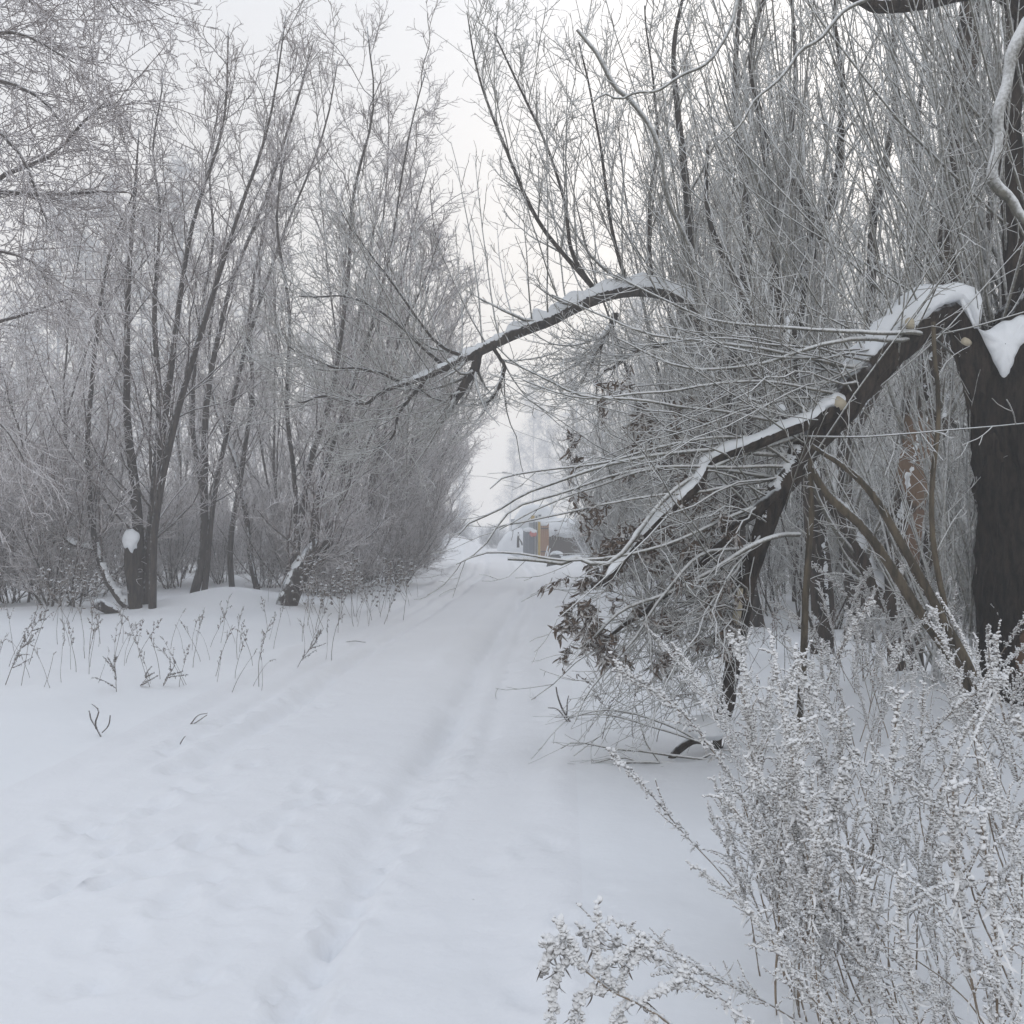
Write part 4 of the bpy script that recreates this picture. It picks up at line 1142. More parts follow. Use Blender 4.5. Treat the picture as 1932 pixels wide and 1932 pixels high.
# ------------------------------------------------------------------ fallen twigs by the foot of the limb
r0 = thing('fallen_branch', 'thin bare branch lying flat on the snow at the foot of the snapped limb', 'branch', P(1200, 1445, 6.6))
bl = [limb(c, 6.6, 16, 0.004) for c in [[(1405, 1436, 3), (1300, 1440, 3.4), (1200, 1437, 3), (1085, 1444, 2)], [(1380, 1440, 3), (1240, 1420, 3), (1160, 1412, 2.4), (1085, 1400, 1.6), (1060, 1412, 1)], [(1340, 1425, 3), (1250, 1452, 2.4), (1180, 1430, 2), (1120, 1437, 1.4)],
                                         [(1350, 1420, 3), (1262, 1368, 2.2), (1150, 1340, 1.8), (1060, 1358, 1)], [(1340, 1405, 2.6), (1230, 1370, 2), (1140, 1348, 1.4), (1045, 1352, 1)], [(1250, 1445, 2.4), (1220, 1400, 1.6), (1197, 1330, 1.4)]]]
A = np.stack([a for a, b in bl]); AR = np.stack([b for a, b in bl])
mb = MB(); tubes(mb, A, AR, 5); mb.build('stem', M['branch_right'], r0)
p, d, r, t = spawn(A, AR, 7, 0.3, 1, 20, 50); d[:, 2] *= 0.2
B = grow(p, d, rng.uniform(.08, .3, len(p)), 5, .06); mb = MB(); tubes(mb, B, taper(.002, .0014, 5, len(p)), 3); mb.build('twigs', M['branch_right'], r0)

# ------------------------------------------------------------------ weeds
def cord(mr, A, AR, n, size, off=0.004):
    """rime built up along thin branchlets into knobbly cords"""
    q, d2, r2, t2 = spawn(A, AR, n, 0.05, 1.0, 40, 90)
    q = q + d2 * rng.uniform(0, off, (len(q), 1))
    blobs(mr, q, rng.uniform(size * 0.6, size * 1.25, len(q)) * (1.15 - 0.45 * t2), 0.28, 1.5, d2)


def weed(kind, h, lean=0.12, name=None):
    """one dry plant: stem, rimed heads, leaves"""
    nm = name or {'mugwort': 'mugwort', 'nettle': 'nettle_stalk', 'spray': 'feathery_weed', 'arch': 'arching_stalk', 'thin': 'dry_stalk', 'burr': 'burdock'}[kind]
    root = thing(nm, 'w', 'weed', (0, 0, 0))
    d = np.array([[rng.normal() * lean, rng.normal() * lean, 1.0]])
    K = 24
    st = grow(np.array([[0, 0, -0.06]]), d, np.array([h]), K, 0.045, (0, 0, -0.002), bend=0.014)
    sr = taper(0.0038 if kind not in ('thin',) else 0.0032, 0.002, K, 1)
    ms = MB(); mr = MB(); ml = MB()
    tubes(ms, st, sr, 6, ridge=0.25 if kind in ('mugwort', 'nettle') else 0.0, seed=int(rng.integers(999)))
    if kind == 'mugwort':
        p, d, r, t = spawn(st, sr, int(24 * h), 0.42, 0.99, 15, 38)
        L = rng.uniform(0.07, 0.26, len(p)) * (1.35 - t)
        A = grow(p, d, L, 7, 0.07, (0, 0, -0.02), bend=0.06); AR = taper(0.0026, 0.0018, 7, len(p)); tubes(ms, A, AR, 3)
        cord(mr, A, AR, 17, 0.0047)
        q, d2, r2, t2 = spawn(st, sr, int(95 * h), 0.5, 1.0, 40, 90)
        q = q + d2 * rng.uniform(0.002, 0.014, (len(q), 1)); blobs(mr, q, rng.uniform(0.003, 0.0075, len(q)), 0.3)
        q, d2, r2, t2 = spawn(st, sr, int(26 * h), 0.2, 0.8, 20, 70)
        leaves(ml, q, rng.uniform(0.03, 0.09, len(q)), rng.uniform(0.005, 0.012, len(q)), 1.2, 0.6)
    elif kind == 'nettle':
        nn = int(12 * h)
        tn = np.linspace(0.42, 0.99, nn)
        cen = np.array([st[0][min(int(t * (K - 1)), K - 2)] * (1 - (t * (K - 1)) % 1) + st[0][min(int(t * (K - 1)) + 1, K - 1)] * ((t * (K - 1)) % 1) for t in tn])
        q = np.repeat(cen, 14, 0) + rng.normal(size=(nn * 14, 3)) * [0.008, 0.008, 0.008]
        blobs(mr, q, rng.uniform(0.0035, 0.0080, len(q)), 0.3)
        q = np.repeat(cen, 3, 0); leaves(ml, q, rng.uniform(0.025, 0.06, len(q)), rng.uniform(0.006, 0.014, len(q)), 1.0, 0.8)
        blobs(mr, np.repeat(st[0][-5:], 14, 0) + rng.normal(size=(70, 3)) * [.007, .007, .014], rng.uniform(0.005, 0.009, 70), 0.3)
        p, d, r, t = spawn(st, sr, 5, 0.5, 0.95, 20, 45)
        A = grow(p, d, rng.uniform(.05, .2, len(p)), 6, .06, (0, 0, .05)); AR = taper(.0026, .002, 6, len(p)); tubes(ms, A, AR, 3); cord(mr, A, AR, 12, .006)
    elif kind == 'spray':
        p, d, r, t = spawn(st, sr, int(16 * h), 0.25, 0.98, 25, 50)
        A = grow(p, d, rng.uniform(0.12, 0.35, len(p)) * (1.2 - t), 9, 0.06, (0, 0, 0.03), bend=0.05); AR = taper(0.003, 0.0018, 9, len(p)); tubes(ms, A, AR, 3)
        cord(mr, A, AR, 22, 0.0065)
        p2, d2, r2, t2 = spawn(A, AR, 5, 0.2, 1.0, 25, 50)
        leaves(ml, p2, rng.uniform(0.02, 0.05, len(p2)), rng.uniform(0.003, 0.007, len(p2)), 1.2, 0.5)
    elif kind == 'arch':
        A = grow(np.zeros((4, 3)) + [0, 0, h * .3], norm(rng.normal(size=(4, 3)) * .35 + [0, 0, 1]), rng.uniform(.5, 1, 4) * h, 14, 0.03, (-.05, 0, -.10)); AR = taper(.0042, .003, 14, 4)
        tubes(ms, A, AR, 5)
        q, d2, r2, t2 = spawn(A, AR, 170, 0.02, 1.0, 50, 90); q = q + d2 * 0.002; blobs(mr, q, rng.uniform(0.0035, 0.0060, len(q)), 0.3, 1.5, d2)
        leaves(ml, A[:, 10:].reshape(-1, 3), rng.uniform(0.015, 0.03, 16), rng.uniform(0.002, 0.005, 16), 1.2, 0.5)
    elif kind == 'thin':
        p, d, r, t = spawn(st, sr, int(rng.integers(1, 6)), 0.55, 0.98, 15, 35)
        A = grow(p, d, rng.uniform(0.04, 0.14, len(p)), 5, 0.08, (0, 0, -.03)); AR = taper(0.0028, 0.002, 5, len(p)); tubes(ms, A, AR, 3)
        cord(mr, A, AR, 7, 0.006)
        q, d2, r2, t2 = spawn(A, AR, 2, 0.4, 1.0, 20, 70)
        leaves(ml, q, rng.uniform(0.02, 0.05, len(q)), rng.uniform(0.005, 0.012, len(q)), 1.0, 0.8)
    elif kind == 'burr':
        p, d, r, t = spawn(st, sr, 8, 0.45, 1.0, 25, 55)
        A = grow(p, d, rng.uniform(0.08, 0.25, len(p)), 5, 0.08, (0, 0, .03)); AR = taper(0.003, 0.0024, 5, len(p)); tubes(ms, A, AR, 3)
        for q in A[:, -1]:
            mh = MB(); blobs(mh, q[None] + rng.normal(size=(6, 3)) * .007, rng.uniform(0.012, 0.018, 6), 0.25); mh.build('seed_head', M['rime_dark'], root)
        q = A[:, -1]; leaves(ml, q, rng.uniform(0.03, 0.06, len(q)), rng.uniform(0.01, 0.02, len(q)), 1.0, 0.8)
    far = kind in ('thin', 'burr')
    ms.build('stem', M['stem_dark' if far else 'stem'], root)
    mr.build('rime', M['rime_dark' if far else 'rime'], root)
    ml.build('leaves', M['leaf' if far else 'rime'], root)
    return root


class Planter:
    def __init__(self, protos, label, group, where='bed', cat='weed'):
        self.where = where
        self.p = protos; self.used = [False] * len(protos); self.label = label; self.group = group; self.k = 0
        for q in protos:
            q['label'] = label; q['group'] = group; q['category'] = cat

    def put(self, x, y, sc=1.0, tilt=(0, 0), i=None, z=None):
        i = self.k % len(self.p) if i is None else i
        self.k += 1
        u = 966 + x / y * FPX
        if self.where == 'bed':
            row = ['in the front row', 'in the second row', 'in the middle rows', 'in the back row'][int(np.searchsorted([2.9, 4.2, 5.8], y))]
            col = ['at the left rim', 'at left centre', 'at right centre', 'at the right border'][int(np.searchsorted([1330, 1520, 1720], u))]
            lb = '%s %s of the weed bed, %s' % (self.label, row, col)
        elif self.where == 'bank':
            row = 'front row' if y < 11.3 else 'back row'
            col = ['by the left border', 'left of the sawn log', 'below the snow topped stump', 'below the dark upright willow', 'below the leaning willow stub', 'beside the dense roadside row'][int(np.searchsorted([70, 190, 310, 440, 600], u))]
            lb = '%s %s, %s' % (self.label, col, row)
        else:
            col = ['left of it', 'right of it', 'beyond the snow plastered trunk'][int(np.searchsorted([1390, 1540], u))]
            lb = '%s, %s, %s' % (self.label, col, 'nearer' if y < 9.5 else 'farther')
        loc = (x, y, float(hgt(x, y, False)) - 0.01 if z is None else z)
        rz = rng.uniform(0, 6.28)
        # tilt is in world: build rotation matrix order via quaternion
        import mathutils
        e = (mathutils.Euler((tilt[0], tilt[1], 0)).to_matrix() @ mathutils.Euler((0, 0, rz)).to_matrix()).to_euler()
        if not self.used[i]:
            self.used[i] = True; o = self.p[i]; o.location = loc; o.scale = (sc,) * 3; o['label'] = lb
        else:
            o = copy_tree(self.p[i], loc, 0, sc, label=lb)
        o.rotation_euler = e
        return o


mug = Planter([weed('mugwort', h) for h in (1.15, 0.95, 1.3, 0.8, 1.05)], 'feathery rimed mugwort', 'rimed mugwort stalks at the lower right')
net = Planter([weed('nettle', h) for h in (1.2, 1.0, 1.35, 0.85)], 'straight knotted nettle stalk', 'frosted nettle stalks at the lower right')
arc = Planter([weed('arch', h) for h in (0.85, 1.0)], 'arching white frosted stalk', 'arching frosted stalks at the lower right')


def edge_x(y):                                        # left limit of the weed bed
    return np.interp(y, [1.5, 2.5, 3.5, 5.0, 6.0, 7.0, 8.5], [0.72, 0.78, 0.90, 1.05, 1.35, 2.0, 2.6])


for k in range(250):
    y = 2.2 + 6.0 * rng.random() ** 0.9
    x0 = edge_x(y); x1 = 0.52 * y + 0.9
    x = x0 + (x1 - x0) * rng.random()
    lean_l = rng.normal(-0.16, 0.10) if y < 4.5 else rng.normal(-0.03, 0.12)
    s = rng.uniform(0.6, 1.1) * (0.8 if y < 3.2 else 0.85 if y > 4.6 else 1.0)
    (net if rng.random() < 0.58 else mug).put(x, y, s, (rng.normal() * 0.08, lean_l))
for (x, y, tl, s) in [(1.1, 2.9, -0.35, 0.9), (1.35, 2.7, -0.2, 0.8), (1.6, 3.2, -0.3, 1.0), (1.3, 3.4, 0.1, 1.0), (1.9, 3.8, -0.2, 1.0), (2.2, 4.4, -0.1, 1.1)]:
    arc.put(x, y, s, (0, tl))
# dense left-leaning mugwort clump
for k in range(40):
    mug.put(rng.uniform(0.82, 1.4), rng.uniform(2.4, 4.2), rng.uniform(0.65, 1.0), (rng.normal() * 0.05, rng.normal(-0.27, 0.09) - 0.16 * (k < 18)))
# nearest spray at the bottom
r0 = thing('mugwort', 'single bushy rime covered spray standing apart at the bottom centre right', 'weed', P(1440, 2360, 2.2))
ms = MB(); mr = MB(); ml = MB()
bl = [limb(c, 2.2, 16, 0.002) for c in [[(1440, 2360, 4.4), (1330, 2060, 4), (1290, 1960, 4), (1230, 1905, 4), (1150, 1865, 3.6), (1090, 1815, 3), (1040, 1785, 2)],
     [(1170, 1875, 3), (1140, 1830, 3), (1125, 1780, 2.6), (1130, 1722, 1.6)], [(1110, 1835, 3), (1085, 1800, 2.6), (1070, 1770, 2), (1052, 1738, 1.4)],
     [(1160, 1870, 3), (1190, 1820, 2.4), (1228, 1785, 1.6)], [(1120, 1840, 3), (1160, 1810, 2.4), (1205, 1775, 1.6)], [(1200, 1890, 3), (1260, 1860, 2.4), (1300, 1830, 1.5)],
     [(1080, 1812, 2.6), (1055, 1830, 2.4), (1045, 1880, 2), (1040, 1940, 1.4)], [(1150, 1866, 3), (1110, 1870, 2.6), (1085, 1900, 2), (1078, 1950, 1.4)], [(1060, 1795, 2.4), (1035, 1800, 2), (1025, 1825, 1.4)],
     [(1190, 1885, 3), (1165, 1910, 2.4), (1150, 1960, 1.6)], [(1095, 1818, 2.5), (1065, 1790, 2), (1035, 1768, 1.3)], [(1240, 1912, 3), (1215, 1950, 2.4), (1200, 2000, 1.6)]]]
A = np.stack([a for a, b in bl]); AR = np.stack([b for a, b in bl])
tubes(ms, A, AR, 6); cord(mr, A, AR, 120, 0.0052, 0.008)
p, d, r, t = spawn(A, AR, 5, 0.25, 1.0, 20, 50)
B = grow(p, d, rng.uniform(.015, .05, len(p)), 5, .06, (0, 0, .02)); BR = taper(.0022, .0016, 5, len(p)); tubes(ms, B, BR, 3); cord(mr, B, BR, 8, 0.006)
p, d, r, t = spawn(A, AR, 9, 0.1, 0.9, 30, 70); leaves(ml, p, rng.uniform(.02, .05, len(p)), rng.uniform(.003, .006, len(p)), 1.4, .4)
ms.build('stem', M['stem'], r0); mr.build('rime', M['rime'], r0); ml.build('leaves', M['rime_dark'], r0)
# diagonal knotted stalks at the left border of the bed
r0 = weed('nettle', 0.9, 0.02); tag(r0, 'lone knotted stalk leaning far out to the left over the snow from the weed bed', 'weed')
r0.location = (0.98, 4.3, float(hgt(0.98, 4.3)) - 0.03); r0.rotation_euler = (0, -0.62, 0)

# thin weeds along the left bank
thn = Planter([weed('thin', h, 0.1) for h in (0.75, 0.55, 0.9, 0.65)], 'thin dry stalk', 'thin dry stalks on the left snow bank', 'bank')
for k in range(70):
    u = rng.uniform(-20, 640); v = 1205 + rng.uniform(0, 75) - 0.02 * u
    if u > 500: v -= 55
    y = (CAM_H - 0.2) * FPX / (v - HORIZ); x = (u - 966) / FPX * y
    thn.put(x, y, rng.uniform(0.6, 1.1), (rng.normal() * .1, rng.normal(0.06, .18)))
brr = Planter([weed('burr', h, 0.1) for h in (0.95, 0.75, 1.1)], 'round headed stalk', 'round headed stalks at the foot of the left trees', 'bank')
for k in range(34):
    u = rng.uniform(575, 790); v = 1175 - (u - 545) * 0.22 + rng.normal() * 10
    y = (CAM_H - 0.2) * FPX / (v - HORIZ); brr.put((u - 966) / FPX * y, y, rng.uniform(0.7, 1.15), (rng.normal() * .08, rng.normal() * .12))
for k in range(14):
    u = rng.uniform(0, 190); v = rng.uniform(1140, 1190)
    y = (CAM_H - 0.2) * FPX / (v - HORIZ); brr.put((u - 966) / FPX * y, y, rng.uniform(0.7, 1.0), (rng.normal() * .08, rng.normal() * .12))
# leaning rimed tufts on the left
for (u, v, h, tl, lab) in [(222, 1283, 0.30, 0.1, 'small dark tuft of dry weed standing in the open snow on the left'), (560, 1232, 0.42, 0.45, 'brown feathery weed leaning right at the edge of the left bank'),
                           (262, 1272, 0.18, 0.7, 'tiny bent weed tip beside the small dark tuft'), (305, 1268, 0.25, 0.4, 'short bent weed right of the small dark tuft'), (10, 1280, 0.6, 0.3, 'frosted feathery weed cut by the left edge')]:
    r0 = weed('spray', h / 0.7, 0.03); tag(r0, lab, 'weed')
    y = (CAM_H - 0.16) * FPX / (v - HORIZ); x = (u - 966) / FPX * y
    r0.location = (x, y, float(hgt(x, y)) - 0.03); r0.rotation_euler = (0, tl, 0)
    for c in r0.children:
        c.data.materials[0] = M['stem_dark'] if c.name.startswith('stem') else M['rime_dark']
# bare forked twigs in the open snow
def twigset(label, y, ctrls):
    ps = [limb(c, y, 10, 0.003) for c in ctrls]
    base = ps[0][0][0]
    r0 = thing('bare_twig', label, 'twig', base)
    zoff = float(hgt(base[0], base[1])) - base[2]
    r0.location.z += zoff
    mb = MB()
    for a, b in ps: tubes(mb, (a + [0, 0, zoff])[None], b[None], 5)
    mb.build('stems', M['branch_left'], r0)
YT = (CAM_H - 0.15)
twigset('forked bare twig sticking up out of the open snow on the left', YT * FPX / (1355 - HORIZ), [[(190, 1360, 1.5), (180, 1335, 1.6), (186, 1310, 1.4), (172, 1295, 1)], [(184, 1345, 1.5), (172, 1325, 1.4), (168, 1308, 1)], [(192, 1352, 1.3), (205, 1338, 1.3), (209, 1318, 1)]])
twigset('small bent bare twig in the open snow, right of the forked one', YT * FPX / (1332 - HORIZ), [[(360, 1330, 1.5), (375, 1312, 1.3), (392, 1308, 1)], [(362, 1330, 1.3), (382, 1318, 1.2), (390, 1312, 1)], [(362, 1328, 1.2), (380, 1332, 1)]])
twigset('tiny single twig in the open snow below the bent one', YT * FPX / (1365 - HORIZ), [[(338, 1366, 1.2), (345, 1355, 1.1), (350, 1349, 1)]])
twigset('bare twig with one curled leaf at the right edge of the track', 1.55 * FPX / (1365 - HORIZ), [[(1075, 1368, 2), (1058, 1335, 1.8), (1048, 1302, 1.3)], [(1072, 1368, 1.8), (1052, 1344, 1.4), (1036, 1340, 1.2)], [(1068, 1370, 1.5), (1070, 1345, 1.3), (1072, 1318, 1)]])
twigset('thin twig lying on the snow at the left edge of the track', 1.5 * FPX / (1198 - HORIZ), [[(652, 1198, 1), (672, 1196, 1.1), (690, 1199, .8)]])
twigset('tiny twig lying on the smooth snow in the foreground', CAM_H * FPX / (1690 - HORIZ), [[(892, 1688, 1.6), (898, 1690, 1.6), (903, 1693, 1.2)]])

# low dry ferns / grass under the snapped limb
grs = Planter([weed('thin', h, 0.2) for h in (0.6, 0.45, 0.75)], 'thin stalk under the snapped limb', 'thin dry stalks under the snapped limb', 'limb')
for k in range(70):
    u = rng.uniform(1130, 1640); y = rng.uniform(7.2, 12.5); x = (u - 966) / FPX * y
    grs.put(x, y, rng.uniform(0.7, 1.25), (rng.normal() * .12, rng.normal() * .2))

# ------------------------------------------------------------------ yard at the end of the track
YS = 44.0
def Q(u, v, y=YS): return P(u, v, y)
zb = Q(1015, 1054)[2]
M['grey'] = plain('grey_sheet_metal', (0.13, 0.15, 0.18), 0.5, 0.12)
M['lgrey'] = plain('pale_sheet_metal', (0.42, 0.44, 0.46), 0.5, 0.12)
M['yellow'] = plain('yellow_paint', (0.48, 0.33, 0.07), 0.6, 0.12)
M['orange'] = plain('rusty_orange_paint', (0.34, 0.17, 0.09), 0.7, 0.2)
M['red'] = plain('red_plastic', (0.50, 0.13, 0.12), 0.5, 0.12)
M['white'] = plain('white_paint', (0.72, 0.73, 0.72), 0.6, 0.05)
M['wood'] = plain('weathered_dark_boards', (0.075, 0.06, 0.052), 0.85, 0.35, 9)
M['rubber'] = plain('dark_plastic', (0.05, 0.052, 0.055), 0.7, 0.2)

# grey metal gate
g = thing('metal_gate', 'grey sheet metal gate panel at the end of the track, left of the yellow post', 'gate', Q(996, 1046))
mb = MB(); a = Q(997, 1001); b = Q(997, 1046); w = 20 * YS * PXS
hh = a[2] - b[2]
for k in range(8): box(mb, ((a[0]) - w / 2 + w * (k + .5) / 8, YS + (0.012 if k % 2 else 0), b[2] + hh / 2), (w / 8 - .004, 0.03, hh))
mb.build('panel', M['grey'], g, smooth=False)
mb = MB(); box(mb, (a[0], YS - .01, a[2] + .02), (w + .06, .06, .04)); mb.build('top_rail', M['lgrey'], g, smooth=False)
mb = MB(); lump(mb, (a[0], YS, a[2] + .03), (w * .52, .12, .10), seed=2); mb.build('snow_cap', M['cap'], g)
# pale corrugated panel
g = thing('fence_panel', 'narrow pale corrugated fence panel between the grey gate and the yellow post', 'fence', Q(1010, 1050))
mb = MB()
for k in range(5):
    c = Q(1007 + k * 1.8, 1018); box(mb, (c[0], YS + .08 + (.015 if k % 2 else 0), (Q(0, 985)[2] + Q(0, 1050)[2]) / 2), (.036, .02, Q(0, 985)[2] - Q(0, 1050)[2]))
mb.build('sheet', M['lgrey'], g, smooth=False)
mb = MB()
for u in (1007.5, 1012): box(mb, (Q(u, 1000)[0], YS + .05, (Q(0, 985)[2] + Q(0, 1052)[2]) / 2), (.03, .03, Q(0, 985)[2] - Q(0, 1052)[2]))
mb.build('post', M['grey'], g, smooth=False)
# upper light panel with meter boxes
g = thing('meter_box', 'pale grey meter cabinet standing above the gate with small boxes and a sign on top', 'cabinet', Q(1004, 1001, YS + .4))
mb = MB(); c = Q(1004, 993, YS + .4); box(mb, (c[0], c[1], c[2] - .4), (.27, .2, 1.25)); mb.build('cabinet', M['lgrey'], g, smooth=False)
mb = MB(); c = Q(1005, 977, YS + .4); box(mb, c, (.16, .14, .20)); mb.build('yellow_box', M['yellow'], g, smooth=False)
mb = MB(); c = Q(1012, 976, YS + .4); box(mb, c, (.17, .03, .22)); s_ = mb.build('sign_plate', M['white'], g, smooth=False)
mb = MB(); box(mb, (c[0], c[1] - .02, c[2] + .01), (.07, .012, .07), tx=.78); mb.build('mark', M['grey'], s_, smooth=False)
mb = MB(); c = Q(1018.5, 975, YS + .4); box(mb, c, (.16, .03, .25)); box(mb, (c[0], c[1] - .01, c[2] - .4), (.03, .03, .9)); s_ = mb.build('sign_plate', M['white'], g, smooth=False)
mb = MB(); box(mb, (c[0], c[1] - .02, c[2] + .05), (.09, .012, .07)); box(mb, (c[0] - .03, c[1] - .02, c[2] - .05), (.03, .012, .06)); box(mb, (c[0] + .03, c[1] - .02, c[2] - .05), (.03, .012, .06)); mb.build('mark', M['grey'], s_, smooth=False)
mb = MB(); c = Q(1008, 985, YS + .4); box(mb, c, (.62, .3, .05)); mb.build('snow_cap', M['cap'], g, smooth=False)
# yellow post, orange board
g = thing('gate_post', 'yellow painted post beside the rusty orange door', 'post', Q(1017, 1056))
mb = MB(); h1 = Q(0, 983)[2] - zb; box(mb, (Q(1017, 1)[0], YS - .05, zb + h1 / 2), (.10, .10, h1)); mb.build('post_body', M['yellow'], g, smooth=False)
mb = MB(); lump(mb, (Q(1017, 1)[0], YS - .05, zb + h1), (.08, .08, .05), seed=4); mb.build('snow_cap', M['cap'], g)
g = thing('shed_door', 'rusty orange board door right of the yellow post', 'door', Q(1025, 1054))
mb = MB(); h1 = Q(0, 987)[2] - zb
for k in range(4): box(mb, (Q(1021.5 + k * 3.9, 1)[0], YS + (.012 if k % 2 else 0), zb + h1 / 2), (.085, .04, h1))
mb.build('boards', M['orange'], g, smooth=False)
mb = MB(); box(mb, (Q(1027.4, 1)[0], YS - .04, zb + h1 * .85), (.35, .03, .05)); box(mb, (Q(1027.4, 1)[0], YS - .04, zb + h1 * .2), (.35, .03, .05)); mb.build('batten', M['wood'], g, smooth=False)
mb = MB(); lump(mb, (Q(1026, 1)[0], YS, zb + h1), (.19, .14, .13), seed=6); mb.build('snow_cap', M['cap'], g)
# red bag
g = thing('plastic_bag', 'red plastic bag with snow on top hanging between the gate and the yellow post', 'bag', Q(1006, 1006, YS - .3))
mb = MB(); lump(mb, Q(1006, 1007, YS - .3), (.14, .10, .14), seed=8, amp=.2); mb.build('bag_body', M['red'], g)
mb = MB(); lump(mb, Q(1007, 1003, YS - .3), (.13, .11, .08), seed=9, amp=.2); mb.build('snow_cap', M['cap'], g)
# woodshed
g = thing('woodshed', 'low dark board woodshed under a thick sagging roof of snow right of the orange door', 'shed', Q(1045, 1050, YS + .6))
mb = MB(); x0, x1 = Q(1030, 1, YS + .6)[0], Q(1100, 1, YS + .6)[0]; zt = Q(0, 1003, YS + .6)[2]
nbd = 14
for k in range(nbd): box(mb, (x0 + (x1 - x0) * (k + .5) / nbd, YS + .6 + rng.uniform(-.02, .02), (zb + zt) / 2), ((x1 - x0) / nbd - .015, .03, zt - zb + rng.uniform(-.05, .05)))
box(mb, (x0 + .02, YS + 1.8, (zb + zt) / 2), (.03, 2.2, zt - zb)); box(mb, (x1, YS + 1.8, (zb + zt) / 2), (.03, 2.2, zt - zb)); box(mb, ((x0 + x1) / 2, YS + 2.9, (zb + zt) / 2), (x1 - x0, .03, zt - zb))
mb.build('wall', M['wood'], g, smooth=False)
mb = MB(); box(mb, ((x0 + x1) / 2, YS + 1.7, zt + .05), (x1 - x0 + .3, 2.7, .05)); mb.build('roof', M['wood'], g, smooth=False)
mb = MB(); lump(mb, ((x0 + x1) / 2, YS + 1.6, zt + .08), ((x1 - x0) / 2 + .2, 1.4, .5), nu=40, nv=24, seed=10, amp=.12); mb.build('snow_cap', M['cap'], g); mb = MB(); lump(mb, (x0 + .1, YS + .4, zt + .02), (.32, .3, .25), seed=11, amp=.2)
mb.build('snow_cap', M['cap'], g)
# house roof under snow behind
g = thing('house', 'small house behind the gate almost hidden under a thick snowy roof', 'house', Q(1010, 1040, 50))
mb = MB(); c = Q(1012, 1015, 50); box(mb, (c[0], 51.5, 0.8), (2.5, 3.0, 1.9)); mb.build('wall', M['lgrey'], g, smooth=False)
mb = MB()
L_, R_ = Q(962, 1, 50)[0], Q(1062, 1, 50)[0]; zr0 = Q(0, 995, 50)[2]; zr1 = Q(0, 953, 50)[2]
prof = np.array([(L_, zr0 - .15), (L_ + .1, zr0 + .25), (L_ + .55, zr1 - .15), (L_ + .9, zr1), ((L_ + R_) / 2, zr1 + .03), (R_ - .7, zr1 - .03), (R_ - .2, zr0 + .35), (R_, zr0 - .15), ((L_ + R_) / 2, zr0 - .2)])
pc = crom(np.concatenate([prof, prof[:1]]).repeat(1, 0)[:, [0, 1, 1]], 40)[:, :2]
rings = []
for yy, s in zip(np.linspace(49.6, 53.5, 14), [.8, .94, .99, 1, 1, 1, 1, 1, 1, 1, 1, .99, .94, .8]):
    cx = (L_ + R_) / 2; rings.append(np.stack([cx + (pc[:, 0] - cx) * s, np.full(40, yy), zr0 + (pc[:, 1] - zr0) * s + .05 * vnoise(pc[:, 0] * 2, np.full(40, yy))], 1))
V_ = np.stack(rings); idx = np.arange(14 * 40).reshape(14, 40); i0 = idx[:-1]; i1 = idx[1:]; j0 = np.roll(i0, -1, 1); j1 = np.roll(i1, -1, 1)
mb.add(V_.reshape(-1, 3), np.stack([i0, i1, j1, j0], -1).reshape(-1, 4), [(idx[0][0], idx[0][k], idx[0][k + 1]) for k in range(1, 39)])
mb.build('snow_roof', M['cap'], g)
mb = MB(); lump(mb, Q(975, 1040, 49), (1.0, .9, 1.1), seed=21, amp=.12, nu=36, nv=20)
tag(mb.build('snow_heap', M['cap'], loc=tuple(Q(975, 1040, 49))), 'smooth heap of snow against the left side of the house', 'snow heap')
# small dark post figure and barrel
g = thing('water_pump', 'small dark hand pump dusted with snow, left of the grey gate', 'pump', Q(977, 1031, 46))
pa, ra = limb([(977.5, 1033, 2.6), (977.5, 1018, 2.2), (978, 1010, 1.8), (978, 1004, 1.0)], 46, 10); mb = MB(); tubes(mb, pa[None], ra[None], 10, cap=True); mb.build('pump_body', M['rubber'], g)
pa, ra = limb([(978, 1014, .8), (982, 1020, 1.0), (984.5, 1025, 1.5), (985, 1029, .8)], 45.9, 8); mb = MB(); tubes(mb, pa[None], ra[None], 8, cap=True); mb.build('handle', M['rubber'], g)
mb = MB(); lump(mb, Q(978, 1009, 46), (.08, .08, .06), seed=3); mb.build('snow_cap', M['cap'], g)
g = thing('barrel', 'dark cut down barrel tipped over in the snow in front of the woodshed', 'barrel', Q(1044, 1072, 38))
a = Q(1049, 1052, 38.4); b = Q(1040, 1070, 37.6)
mb = MB(); tubes(mb, crom([a, (a + b) / 2, b], 9)[None], np.array([[.20, .215, .22, .21, .215, .21, .20, .19, .18]]), 20, cap=True); mb.build('drum', M['rubber'], g)
mb = MB(); lump(mb, a + [.02, 0, .12], (.24, .2, .13), seed=5); mb.build('snow_cap', M['cap'], g)
g = thing('leaning_poles', 'bundle of thin poles leaning against the orange door', 'poles', Q(1027, 1065, 41))
for (u0, v0, u1, v1) in [(1022, 1072, 1034, 1030), (1026, 1074, 1038, 1035), (1030, 1076, 1033, 1040)]:
    mb = MB(); tubes(mb, crom([Q(u0, v0, 40.5), Q(u1, v1, 42)], 5)[None], np.full((1, 5), .022), 6, cap=True); mb.build('pole', M['stem'], g)
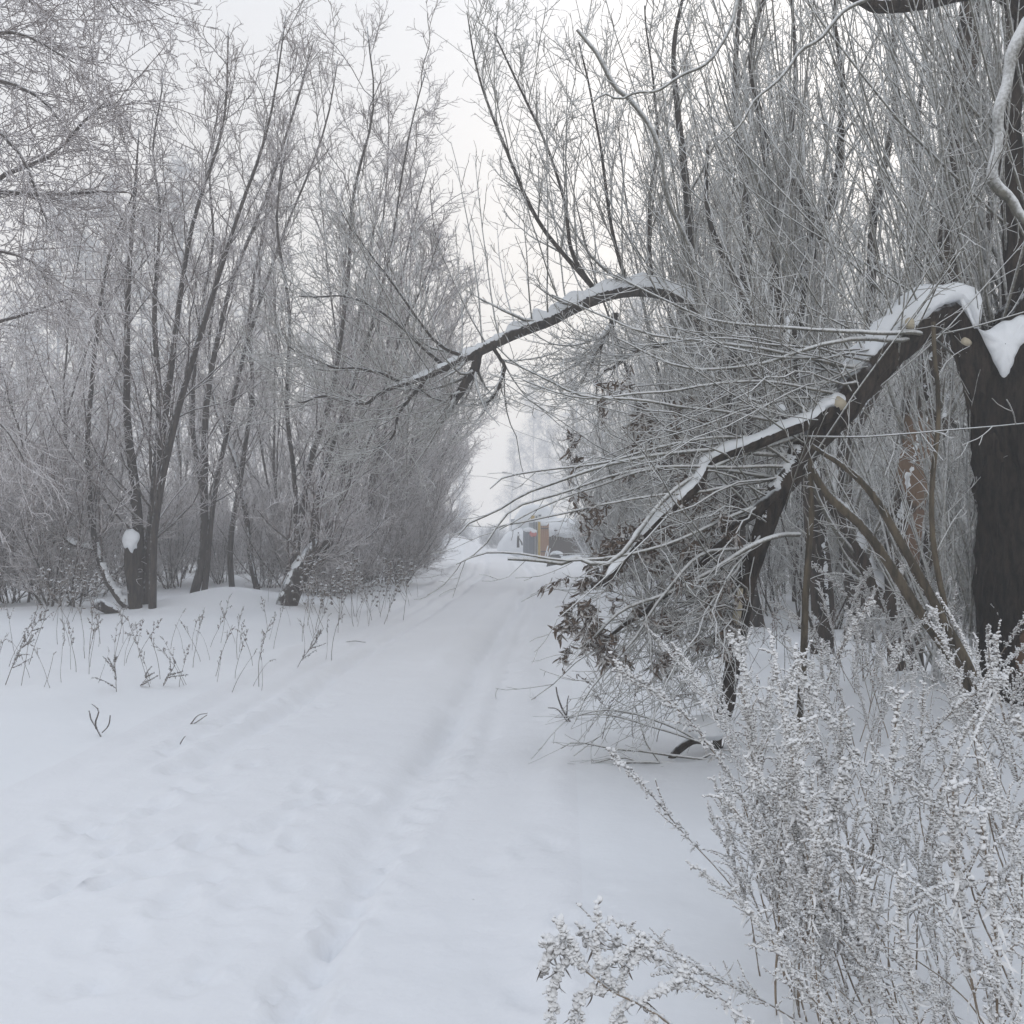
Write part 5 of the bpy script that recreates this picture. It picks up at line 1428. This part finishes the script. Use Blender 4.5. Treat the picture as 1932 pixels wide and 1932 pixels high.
# overhead wires
for k, (pts, lab) in enumerate([([(700, 700, 55), (930, 792, 60), (1010, 826, 62), (1250, 900, 66)], 'upper thin overhead wire sagging across the end of the track'), ([(700, 905, 60), (880, 898, 60), (960, 908, 60), (1200, 960, 60)], 'lower thin overhead wire across the end of the track')]):
    a = crom(PP(pts), 30); mb = MB(); tubes(mb, a[None], np.full((1, 30), .012), 5)
    tag(mb.build('overhead_wire', M['rubber'], loc=tuple(a[0])), lab, 'wire')
# snow-clad bushes by the heap
pws = proto_tree('bush', 'one of the white frosted bushes near the yard at the end of the track', 'bush', 12, 1.3, 0.5, ('white_twig', 'white_twig', 'white_twig'), 'white bushes near the yard', 6, 6, 3, 0.006, (0.3, 0.7), t0=.1, rb=.014)
for k, (u, y) in enumerate([(938, 62), (925, 70), (1120, 41), (830, 44), (845, 52), (860, 60)]):
    b = gbase(u, y)
    lb = ['faint white bush beyond the snow heap', 'faintest white bush at the end of the track, left of the heap', 'white frosted bush in front of the woodshed', 'nearest white bush at the far left bend of the track',
          'middle white bush at the far left bend of the track', 'farthest white bush at the far left bend of the track'][k]
    if k == 0: pws.location = b; pws['label'] = lb
    else: copy_tree(pws, b, rng.uniform(0, 6.28), rng.uniform(.7, 1.2), label=lb)

# ------------------------------------------------------------------ frost haze
mb = MB(); box(mb, (0, 118, 9.5), (640, 300, 23))
hz = mb.build('haze', None or bpy.data.materials.new('haze'), smooth=False)
hz['kind'] = 'stuff'; hz['label'] = 'pale frost haze hanging over the whole track'
hm = hz.data.materials[0]; hm.use_nodes = True; n = hm.node_tree; n.nodes.clear()
ou = n.nodes.new('ShaderNodeOutputMaterial'); pv = n.nodes.new('ShaderNodeVolumePrincipled')
pv.inputs['Color'].default_value = (1.0, 0.99, 0.98, 1); pv.inputs['Density'].default_value = 0.0074; pv.inputs['Anisotropy'].default_value = 0.2
n.links.new(pv.outputs[0], ou.inputs['Volume'])

for o in scene.objects:
    if o.get('label') and len(o['label'].split()) > 16: print('LONG', o['label'])
import os
if os.environ.get('SCENE_STATS'):
    print('TRIS', sum(len(o.data.polygons) for o in scene.objects if o.type == 'MESH'), 'OBJ', len(scene.objects))
